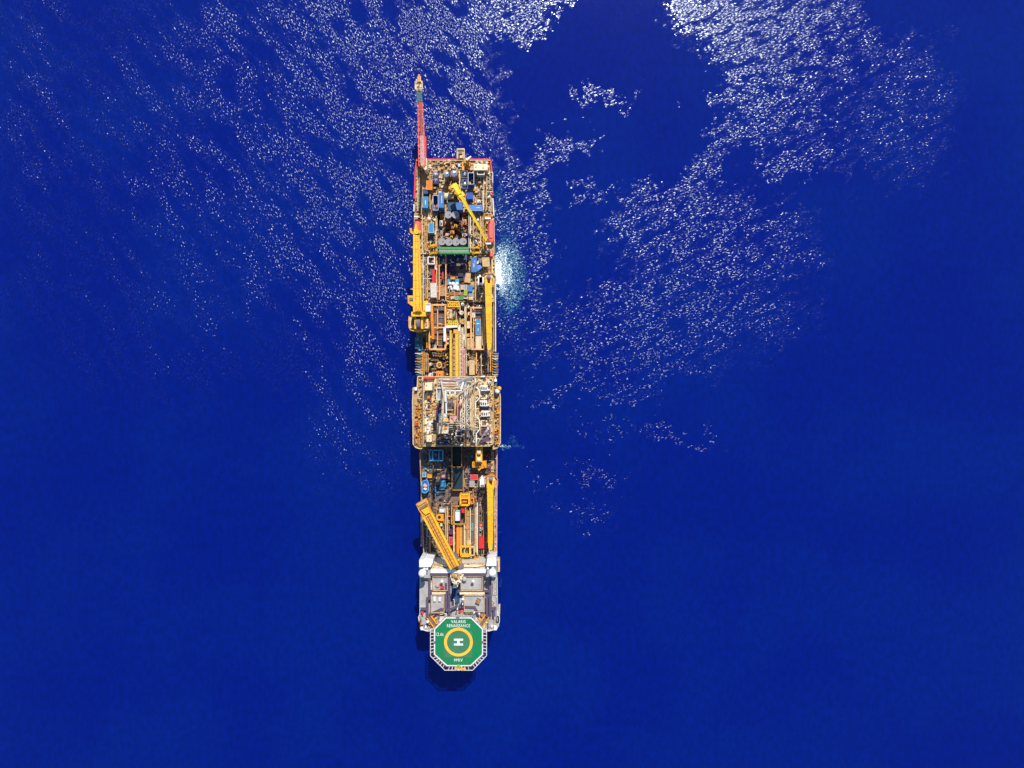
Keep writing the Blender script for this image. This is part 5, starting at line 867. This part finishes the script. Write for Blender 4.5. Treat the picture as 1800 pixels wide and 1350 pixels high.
t = thing('winch_block', 'bright blue angular winch housing at the left edge in the shade', 'winch', W(747, 854, 13)); m_ = MB(); m_.poly([(741.8, 846), (751, 843.5), (754, 852), (753, 862), (748, 866.5), (742.5, 865)], 13, 18.5, 'royal'); part(m_, 'housing', t); m_ = MB(); m_.hcyl(744.5, 852, 750, 856, .9, 19, 'pink', 10); m_.hcyl(745, 858, 749.5, 860.5, .6, 18.9, 'white', 10); part(m_, 'drum', t); m_ = MB(); strip(m_, [(741.8, 846), (751, 843.5), (754, 852), (753, 862), (748, 866.5), (742.5, 865), (741.8, 846)], 18.5, .4, .4, 'aqua'); part(m_, 'rim', t)
t = thing('ring_plate', 'yellow plate with a dark round hole beside the diagonal crane boom', 'plate', W(773, 909, 13)); m_ = MB(); m_.cyl(772.5, 909.3, 6.2, 14, 16.6, 'gold', 20); m_.rect(773, 903.5, 780, 916, 14, 16.6+.003, 'gold'); part(m_, 'plate', t); m_ = MB(); m_.cyl(772.3, 909.2, 2.7, 16.6, 16.75, 'black', 16); part(m_, 'hole', t)
t = thing('hose_reel', 'small round white reel with a grey hub left of the forward crane boom', 'reel', W(844.5, 929.5, 13)); m_ = MB(); m_.cyl(844.5, 929.5, 3.6, 14, 17, 'offwhite', 18); part(m_, 'drum', t); m_ = MB(); m_.cyl(844.5, 929.5, 2.0, 17, 17.4, 'plum', 12); m_.cyl(844.5, 929.5, .9, 17.4, 17.8, 'cream', 10); part(m_, 'hub', t)
frame_rect(794, 889.5, 818.5, 921, 17, 2.5, 'ochre', 'yellow edged frame round the white and purple container', .5); frame_rect(798, 921.5, 816.5, 981, 17, 2, 'sand', 'long pale frame holding the orange beams on the centreline forward', .6)
frame_rect(809.5, 869, 824.5, 887.5, 17, 4, 'yellow', 'bright yellow open frame with orange gear, aft of the forward pipe rack', .7, cross=(876,)); frame_rect(810.3, 960.5, 826, 977, 17, 4, 'yellow', 'bright yellow open frame near the accommodation', .7, cross=(974,)); frame_rect(826.3, 875.5, 832.5, 885, 17, 4, 'orange', 'small orange frame with a diagonal brace beside the aft yellow frame', .4); frame_rect(827, 961, 833.5, 976, 17, 4, 'sand', 'narrow cream frame right of the yellow frame near the accommodation', .5); frame_rect(842, 875, 853, 965, 16, 1.5, 'plum', 'long dark trough frame left of the forward crane boom', .5)
t = thing('beam_stack', 'stack of orange, yellow and brown beams on the centreline forward', 'beams', W(808, 950, 13)); 
for u, w_, m, v0 in ((805.3, 1.35, 'orange', 924), (810, 1.2, 'gold', 924), (813.7, .8, 'brown', 922), (817, .35, 'sand', 921)): q = MB(); q.bar(W(u, v0, 16.5), W(u, 973, 16.5), w_, 1.4, m); part(q, 'beam', t)
m_ = MB(); m_.rect(802.3, 972, 826, 985, 13, 15.8, 'gold'); [m_.rect(803+i*5, 974, 806+i*5, 983, 15.8, 16.6, 'brown' if i % 2 else 'yellow') for i in range(5)]; m_.rect(809.5, 872, 824, 886, 13, 16, 'gold'); m_.rect(813, 877.5, 822, 883, 16, 16.7, 'orange'); part(m_, 'skid_machinery', ship)
m_ = MB(); m_.rect(762, 980, 792, 992, 13, 14.6, 'dgrey', 0, 14.6); m_.rect(811, 984, 854, 992, 13, 14.6, 'dgrey', 0, 14.6); m_.rect(817.3, 893, 818.7, 980, 13, 16.4, 'sand', 0, 16.4); m_.rect(838, 884, 840, 975, 13, 17, 'cream', 0, 17); m_.rect(766, 884, 767.2, 975, 13, 16, 'deck', 0, 16); m_.rect(824.5, 893, 826.6, 977, 13, 15.4, 'sand', 0, 15.4); part(m_, 'pipe_rack_floor', ship)
t = thing('deck_winch', 'small white winch on dark plating in front of the left bridge wing', 'winch', W(779, 983, 14.6)); m_ = MB(); m_.cyl(778.5, 982.5, 2.2, 14.6, 17, 'lgrey', 10); m_.rect(776, 982, 782, 985.5, 14.6, 16, 'white', 20); part(m_, 'drum', t); m_ = MB(); m_.rect(779.5, 985, 782, 987, 14.6, 15.8, 'yellow'); part(m_, 'motor', t)
# ================================================================== ACCOMMODATION ROOF FITTINGS
SG = 'large white satellite domes on the bridge corners'
domeball(742.6, 1007.6, 7.0, 40, 31.5, 'large white satellite dome on the left corner of the accommodation', group=SG); domeball(865.7, 1006.5, 7.0, 40, 31.5, 'large white satellite dome on the right corner of the accommodation', group=SG)
SD = 'small white satellite domes on the accommodation roofs'
for u, v, r, lab in ((777, 1021.8, 2.8, 'small white dome left of centre near the pinkish tan dome'), (831.7, 1021.5, 2.8, 'small white dome alone on the right aft roof'), (808, 1022.7, 2.0, 'tiny white dome beside the central shaft'), (813.6, 1053.3, 2.3, 'small white dome at the forward edge of the central shaft'), (750.8, 1000.3, 2.0, 'tiny white dome behind the large left satellite dome'), (857.4, 999.3, 1.8, 'tiny white dome behind the large right satellite dome'), (842.4, 1079, 1.8, 'tiny white dome at the end of the right bent walkway'), (751.8, 1093, 2.7, 'small white dome on the left wing beside the yellow gangway'), (813.3, 1062, 1.3, 'very small white dome just forward of the one at the shaft edge'), (804, 1070.7, 1.4, 'very small white dome aft of the red hose boxes')):
    domeball(u, v, r, 34.5 if 1011 < v < 1076 else 36 if v < 1011 else 31.5, 30.8 if 1011 < v < 1038 or 1045 < v < 1057 else 31.5 if v < 1011 else 27.4, lab, group=SD)
t = thing('roof_dome', 'pinkish tan dome beside a red box on the left aft roof', 'dome', W(769, 1029, 30.8)); m_ = MB(); m_.cyl(769, 1029, 4, 30.8, 31.6, 'sand', 20); part(m_, 'base', t); m_ = MB(); m_.ball(W(769, 1029, 31.6), 3.9*L(32), 'pink', 18, 7, .55, True); part(m_, 'cap', t)
t = thing('roof_box', 'bright red box beside the pinkish tan dome', 'box', W(777, 1033, 30.8)); m_ = MB(); m_.rect(774, 1031.7, 780.6, 1034.8, 30.8, 32.2, 'red'); part(m_, 'body', t); m_ = MB(); m_.rect(775, 1031, 778, 1031.7, 30.8, 31.7, 'brick'); part(m_, 'bracket', t)
t = thing('roof_box', 'tan louvred box turned askew on the right forward roof', 'box', W(840.5, 1058, 30.8)); m_ = MB(); m_.rect(836.8, 1054, 844.2, 1061.5, 30.8, 32.6, 'mgrey', 25); part(m_, 'body', t); m_ = MB(); [m_.rect(837.6, 1054.8+i*1.4, 843.6, 1055.5+i*1.4, 32.6, 32.8, 'ochre', 25) for i in range(5)]; part(m_, 'louvre', t)
t = thing('dish_antenna', 'open dish antenna on a tripod at the aft corner of the right roof', 'antenna', W(817, 1019, 30.8)); m_ = MB(); c = W(816.5, 1018, 33.2)
m_.ball(c, .95, 'lgrey', 16, 6, .35, True); part(m_, 'dish', t); m_ = MB(); [m_.bar(c, (c.x+a, c.y+b, 30.8), .2, .2, 'plum') for a, b in ((1.1, .5), (-1, .6), (0, -1.3))]; part(m_, 'tripod', t)
for u, v, l, lab in ((764.2, 1053, 4, 'white upright cylinder, left and larger of two on the left forward roof'), (773, 1053.5, 3, 'white upright cylinder, right and smaller of two on the left forward roof')):
    t = thing('vent_cylinder', lab, 'vent', W(u, v, 30.8), 'white cylinders on the left forward roof'); m_ = MB(); m_.bar(W(u, v-l, 32), W(u, v+l*.8, 31.6), 1.0, 1.0, 'white'); part(m_, 'body', t); m_ = MB(); m_.rect(u-1.2, v+l*.8, u+1.2, v+l, 30.8, 31.4, 'lgrey'); part(m_, 'foot', t)
t = thing('radar_mast', 'cream lattice mast with yards and radar bars over the dark central shaft', 'mast', W(801, 1030, 27.4)); m_ = MB(); m_.truss(W(801, 1030, 27.5), W(800.5, 1024, 46), 1.6, 1.6, 'cream', 1.0, 8, .2); part(m_, 'tower', t); m_ = MB(); m_.bar(W(795, 1024, 44), W(807, 1021, 44), .3, .3, 'white'); m_.bar(W(796, 1030, 40), W(806.5, 1026, 40), .3, .3, 'cream'); part(m_, 'yard', t); m_ = MB(); m_.bar(W(796.5, 1033.5, 36), W(805, 1029.5, 36), .35, .35, 'white'); m_.cyl(801, 1024, 1.3, 46, 46.5, 'cream', 10); part(m_, 'radar_scanner', t)
t = thing('hose_box', 'red hose boxes on the centreline just aft of the helideck', 'hose box', W(810, 1074, 28.6), 'red fire gear near the helideck'); m_ = MB(); m_.rect(806.3, 1073.7, 810, 1077.2, 28.6, 30, 'red'); part(m_, 'body', t); m_ = MB(); m_.rect(810, 1071.7, 815.6, 1075.3, 28.6, 29.6, 'salmon'); part(m_, 'hose', t)
for u, v, m, lab in ((742.3, 1076, 'red', 'red fire monitor on the left edge near the helideck'), (868.8, 1074, 'red', 'red fire monitor on the right edge near the helideck')):
    t = thing('fire_monitor', lab, 'fire monitor', W(u, v, 28), 'red fire gear near the helideck'); m_ = MB(); m_.rect(u-2.4, v-1.5, u+2.4, v+1.5, 28, 30, m); part(m_, 'body', t); m_ = MB(); m_.bar(W(u, v, 30.4), W(u+1, v+5, 30.8), .4, .4, 'red'); part(m_, 'nozzle', t)
for u, v, r, h_, lab in ((748.6, 1102, 1.6, 2.2, 'white upright canister on the left wing'), (864.6, 1101, 1.5, 2.2, 'white upright canister on the right wing'), (741.8, 1104.3, 2.2, 1.4, 'white round buoy at the tip of the left wing'), (870.6, 1103.5, 2.8, 1.8, 'white round buoy at the tip of the right wing')):
    t = thing('liferaft_canister', lab, 'canister', W(u, v, 27.4), 'white canisters on the wings beside the helideck'); m_ = MB(); m_.bar(W(u, v-r*1.6, 28.4), W(u, v+r*1.2, 28.4), r*.45, r*.45, 'white'); m_.ball(W(u, v, 28.4), r*.26, 'white', 10, 6, .8); part(m_, 'body', t); m_ = MB(); m_.rect(u-r, v-r, u+r, v+r, 27.4, 27.9, 'lgrey'); part(m_, 'cradle', t)
for a, b, lab in (((752, 1081), (770, 1106), 'yellow railed gangway slanting down to the helideck from the left'), ((857, 1082), (840, 1106), 'yellow railed gangway slanting down to the helideck from the right')):
    t = thing('gangway', lab, 'gangway', W(a[0], a[1], 28), 'yellow gangways to the helideck'); m_ = MB(); m_.bar(W(*a, 29.5), W(*b, 29.5), 1.6, .3, 'brown'); part(m_, 'tread', t); m_ = MB(); d = (W(*b, 0)-W(*a, 0)).normalized(); x = Vector((-d.y, d.x, 0)); [m_.bar(W(*a, 30)+x*(e*.95), W(*b, 30)+x*(e*.95), .35, 1.0, 'yellow') for e in (-1, 1)]; part(m_, 'rail', t)
    m_ = MB()
    s_ = 1 if a[0] < 800 else -1
    for i in range(4): m_.bar(W(a[0]+s_*(7+i*4.5), a[1]+3+i*5, 29.8), W(a[0]+s_*(12+i*3.6), a[1]-1+i*5.2, 29.8), .5, .5, ('salmon', 'sand', 'red', 'orange')[i])
    part(m_, 'bracket', t)
t = thing('windsock_mast', 'thin white mast slanting from the right upper corner of the helideck', 'mast', W(829, 1088, 31)); m_ = MB(); m_.tube([W(829, 1088, 33), W(833.5, 1077, 41)], .28, 'white', 8); part(m_, 'pole', t); m_ = MB(); m_.ball(W(833.5, 1077, 41), .4, 'white', 8, 5); part(m_, 'lamp', t)
# ================================================================== HELIDECK
ZH = 36.0
hd = thing('helideck', 'green eight-sided helideck with a yellow ring, sideways H and white lettering over the bow', 'helideck', W(806, 1128, 27))
OC = [(783.5, 1085.7), (828.6, 1085.7), (848.6, 1105.7), (848.6, 1150.6), (827.6, 1170.6), (785.4, 1170.6), (763.4, 1150.6), (763.4, 1105.7)]
def inset(px, k, c=(806, 1128.3)): return [(c[0]+(u-c[0])*k, c[1]+(v-c[1])*k) for u, v in px]
def ngon(n, r, c): return [(c[0]+r*math.cos(2*PI*i/n), c[1]+r*math.sin(2*PI*i/n)) for i in range(n)]
m_ = MB(); m_.poly(inset(OC, 1.022), ZH-.9, ZH-.3, 'lgrey', ZH); m_.poly(inset(OC, 1.012), ZH-.3, ZH-.02, 'pink', ZH); part(m_, 'platform', hd)
m_ = MB(); m_.poly(OC, ZH-.02, ZH, 'white'); part(m_, 'edge_line', hd)
m_ = MB(); m_.poly(inset(OC, .966), ZH, ZH+.03, 'heli'); dk = part(m_, 'landing_surface', hd)
m_ = MB(); m_.rect(780.5, 1109, 830, 1155.5, ZH+.03, ZH+.045, 'heliworn'); part(m_, 'landing_net_patch', dk)
m_ = MB(); cc = W(805.9, 1128.6, ZH); k = L(ZH); n = 72; ro, ri = 25.2*k, 20.3*k; zt = ZH+.07
vs_ = [(cc.x+r*math.cos(2*PI*i/n), cc.y+r*math.sin(2*PI*i/n), zt) for r in (ri, ro) for i in range(n)]
m_.add(vs_, [(i, n+i, n+(i+1) % n, (i+1) % n) for i in range(n)], 'ring'); part(m_, 'aiming_circle', dk)
m_ = MB(); m_.rect(797.8, 1122.8, 814, 1126.1, zt-.02, zt, 'white'); m_.rect(797.8, 1131.2, 814, 1134.6, zt-.02, zt, 'white'); m_.rect(803.7, 1126.1, 807.9, 1131.2, zt-.02, zt, 'white'); part(m_, 'letter_h', dk)
m_ = MB()
for i in range(1, 12): u = 763.4+85.2*i/12; h_ = 42.4 if 783 < u < 829 else 42.4-min(abs(u-783.5), abs(u-828.6))*.98; m_.bar(W(u, 1128.2-h_*.955, zt-.045), W(u, 1128.2+h_*.955, zt-.045), .05, .02, 'heliworn')
for i in range(8):
    for j in range(8):
        u, v = 784+i*6.3, 1107+j*6.1
        if 10 < math.hypot(u-806, v-1128.6) < 19: m_.cyl(u, v, .45, zt-.04, zt+.01, 'dgrey', 6)
part(m_, 'deck_seam', dk)
def text(s_, u0, v0, u1, v1, z):
    cu = bpy.data.curves.new('lettering', 'FONT'); cu.body = s_; cu.align_x = 'CENTER'; cu.align_y = 'CENTER'; cu.offset = .004; cu.space_character = 1.12; cu.extrude = 0; cu.resolution_u = 3
    o = bpy.data.objects.new('tmp', cu); COL.objects.link(o); bpy.context.view_layer.update()
    me = bpy.data.meshes.new_from_object(o); bpy.data.objects.remove(o)
    xs = [v.co.x for v in me.vertices]; ys = [v.co.y for v in me.vertices]; x0, x1, y0, y1 = min(xs), max(xs), min(ys), max(ys)
    a, b = W(u0, v1, z), W(u1, v0, z); base = Vector(hd.location)
    for v in me.vertices: v.co = Vector((a.x+(v.co.x-x0)/(x1-x0)*(b.x-a.x), a.y+(v.co.y-y0)/(y1-y0)*(b.y-a.y), z))-base
    me.materials.clear(); me.materials.append(mat('white')); o = bpy.data.objects.new('lettering', me); COL.objects.link(o); o.parent = dk; o['label'] = 'white painted text reading '+s_
text('VALARIS', 793, 1090.0, 818.4, 1095.3, zt+.02); text('RENAISSANCE', 785.7, 1097.2, 826.3, 1102.6, zt+.02); text('12.6t', 766.3, 1112, 779.6, 1117.8, zt+.02); text('9PRV', 798, 1157.8, 813.3, 1162.8, zt+.02)
m_ = MB(); strip(m_, [(801.5, 1086), (808, 1086)], ZH, .25, 1.0, 'mgrey'); strip(m_, [(803, 1170.5), (808.5, 1170.5)], ZH, .3, 1.2, 'lime'); strip(m_, [(764, 1127), (764, 1131)], ZH, .3, .5, 'mgrey'); strip(m_, [(848.2, 1127), (848.2, 1131)], ZH, .3, .5, 'mgrey'); part(m_, 'access_hatch', hd)
# perimeter safety net on arms
NO = [(855.3, 1105.5), (855.3, 1152.3), (830.8, 1178), (782, 1178), (756.7, 1152.8), (756.7, 1105.5)]; NI = [(848.9, 1105.5), (848.9, 1150.8), (827.9, 1171), (785, 1171), (763.1, 1150.8), (763.1, 1105.5)]
fr = MB(); net = MB(); zn = ZH-.5
for i in range(5):
    a, b, c, d = W(*NO[i], zn), W(*NO[i+1], zn), W(*NI[i], zn), W(*NI[i+1], zn); fr.bar(a, b, .26, .2, 'offwhite'); fr.bar(c, d, .3, .2, 'pink'); n = max(5, int((b-a).length/1.35))
    for j in range(n+1): fr.bar(a.lerp(b, j/n), c.lerp(d, j/n), .2 if j % 2 else .28, .14, 'offwhite')
    for j in range(n*4): net.bar(a.lerp(b, j/n/4), c.lerp(d, j/n/4), .05, .04, 'dgrey')
    for s_ in (.2, .4, .6, .8): net.bar(a.lerp(c, s_), b.lerp(d, s_), .05, .04, 'dgrey')
nf = part(fr, 'safety_net_frame', hd); part(net, 'safety_net', nf)
m_ = MB()
for i in range(-3, 4): m_.bar(W(806+i*12, 1090, ZH-1.7), W(806+i*12, 1166, ZH-1.7), .4, 1.4, 'lgrey')
for v in (1095, 1112, 1130, 1148, 1163): m_.bar(W(768, v, ZH-3), W(844, v, ZH-3), .5, 1.2, 'lgrey')
for u in (780, 806, 832):
    m_.bar(W(u, 1092, ZH-3), (W(u, 1092, ZH)[0], W(u, 1092, ZH)[1], 27), .7, .7, 'lgrey'); q = W(u, 1145, ZH); m_.bar((q.x, q.y, ZH-3), (q.x*.98-1, W(806, 1108, 20)[1], 14), .6, .6, 'lgrey')
part(m_, 'support_truss', hd)
m_ = MB(); m_.rect(799, 1171.5, 818, 1177.6, ZH-1.2, ZH-.4, 'sand'); clutter(m_, 799, 1171.5, 817, 1177.5, ZH-.5, 22, ['red', 'tan', 'yellow', 'brick', 'cream', 'plum'], .7, .7, 2.4, 0, 99); m_.bar(W(808, 1177, ZH), W(818, 1174, ZH), .5, .4, 'yellow'); part(m_, 'bow_stairway', hd)
for s_, c0 in ((1, 750), (-1, 862)):
    m_ = MB(); m_.poly([(c0+s_*12, 1105), (c0+s_*22, 1096), (c0+s_*33, 1087), (c0+s_*33, 1079), (c0+s_*21, 1083), (c0+s_*8, 1098)], 27.4, 28.4, 'offwhite'); part(m_, 'helideck_access', ship)
# ================================================================== WASH AND DISCHARGE
def foam_mat(name, lo, hi, sc, col2, thr, blobs):
    mt = bpy.data.materials.new(name); N = NT(mt); geo = N.n('ShaderNodeNewGeometry')
    P = N.vm('ADD', N.vm('MULTIPLY', geo.outputs['Position'], (1/S, -1/S, 1)), (900, 675, 0))
    wn = N.n('ShaderNodeTexNoise', noise_dimensions='2D', i_Vector=P, i_Scale=.06, i_Detail=4.0); wv = N.n('ShaderNodeVectorMath', operation='SCALE'); N.link(N.vm('SUBTRACT', wn.outputs['Color'], (.5, .5, .5)), wv.inputs[0]); wv.inputs['Scale'].default_value = 30
    sx = N.n('ShaderNodeSeparateXYZ', i_0=N.vm('ADD', P, wv.outputs[0])); t_ = None
    for (cu, cv, ru, rv, dg, amp) in blobs:
        b = N.m('MULTIPLY', blob(N, sx.outputs[0], sx.outputs[1], cu, cv, ru, rv, dg, .85), amp); t_ = b if t_ is None else N.m('MAXIMUM', t_, b)
    n1 = N.n('ShaderNodeTexNoise', noise_dimensions='2D', i_Vector=P, i_Scale=sc, i_Detail=6.0, i_Roughness=.7); n2 = N.n('ShaderNodeTexVoronoi', voronoi_dimensions='2D', i_Vector=N.vm('ADD', P, wv.outputs[0]), i_Scale=sc*.9, feature='DISTANCE_TO_EDGE')
    lace = N.ramp(n2.outputs['Distance'], .25, .0); den = N.m('ADD', N.m('MULTIPLY', n1.outputs['Fac'], .8), N.m('MULTIPLY', lace, .25))
    cover = N.ramp(N.m('SUBTRACT', N.m('ADD', den, t_), 1.0), lo, hi)
    white = N.ramp(N.m('SUBTRACT', N.m('ADD', den, t_), 1.0), thr, thr+.22)
    mx = N.n('ShaderNodeMix', data_type='RGBA'); N.link(white, mx.inputs[0]); mx.inputs[6].default_value = (*col2, 1); mx.inputs[7].default_value = (.80, .86, .86, 1)
    bs = N.n('ShaderNodeBsdfPrincipled', i_Roughness=.7); N.link(mx.outputs[2], bs.inputs['Base Color']); N.link(N.m('MULTIPLY', cover, N.ramp(t_, .02, .3)), bs.inputs['Alpha'])
    out = N.n('ShaderNodeOutputMaterial'); N.link(bs.outputs[0], out.inputs[0]); return mt
def foam(px, name, label, mt, z=.05):
    v = [tuple(W(u, w_, z)) for u, w_ in px]; me = bpy.data.meshes.new(name); me.from_pydata(v, [], [tuple(range(len(v)))[::-1]]); me.materials.append(mt)
    o = bpy.data.objects.new(name, me); COL.objects.link(o); o['label'] = label; o['kind'] = 'stuff'; return o
foam([(855, 270), (960, 270), (975, 420), (970, 640), (850, 640)], 'foam', 'turquoise and white foam churned up along the right side of the ship', foam_mat('wash_foam', .0, .35, .32, (.02, .20, .30), .20,
    [(884, 476, 22, 60, 0, .73), (875, 482, 12, 30, 0, .92), (893, 480, 34, 88, -5, .60), (876, 350, 10, 34, 10, .5), (872, 300, 8, 18, 0, .46), (890, 400, 28, 60, 0, .44), (893, 550, 30, 60, -8, .42)]))
foam([(872, 760), (935, 760), (935, 800), (872, 800)], 'foam', 'small pale turquoise plume where water spills beside the right side platform', foam_mat('plume_foam', .05, .55, .22, (.01, .12, .26), .40, [(905, 777, 18, 9, 10, .60), (884, 784, 15, 4, 8, .86)]))
m_ = MB(); p0, p1 = W(879.3, 785, 12), W(887, 785.5, .3)
pts = [p0.lerp(p1, i/8)+Vector((0, 0, 1.5*(i/8)*(1-i/8))) for i in range(9)]; m_.tube(pts, .16, 'white', 7)
solo(m_, 'water_jet', 'thin white jet of water falling from the right side platform into the sea', 'water jet', p0)
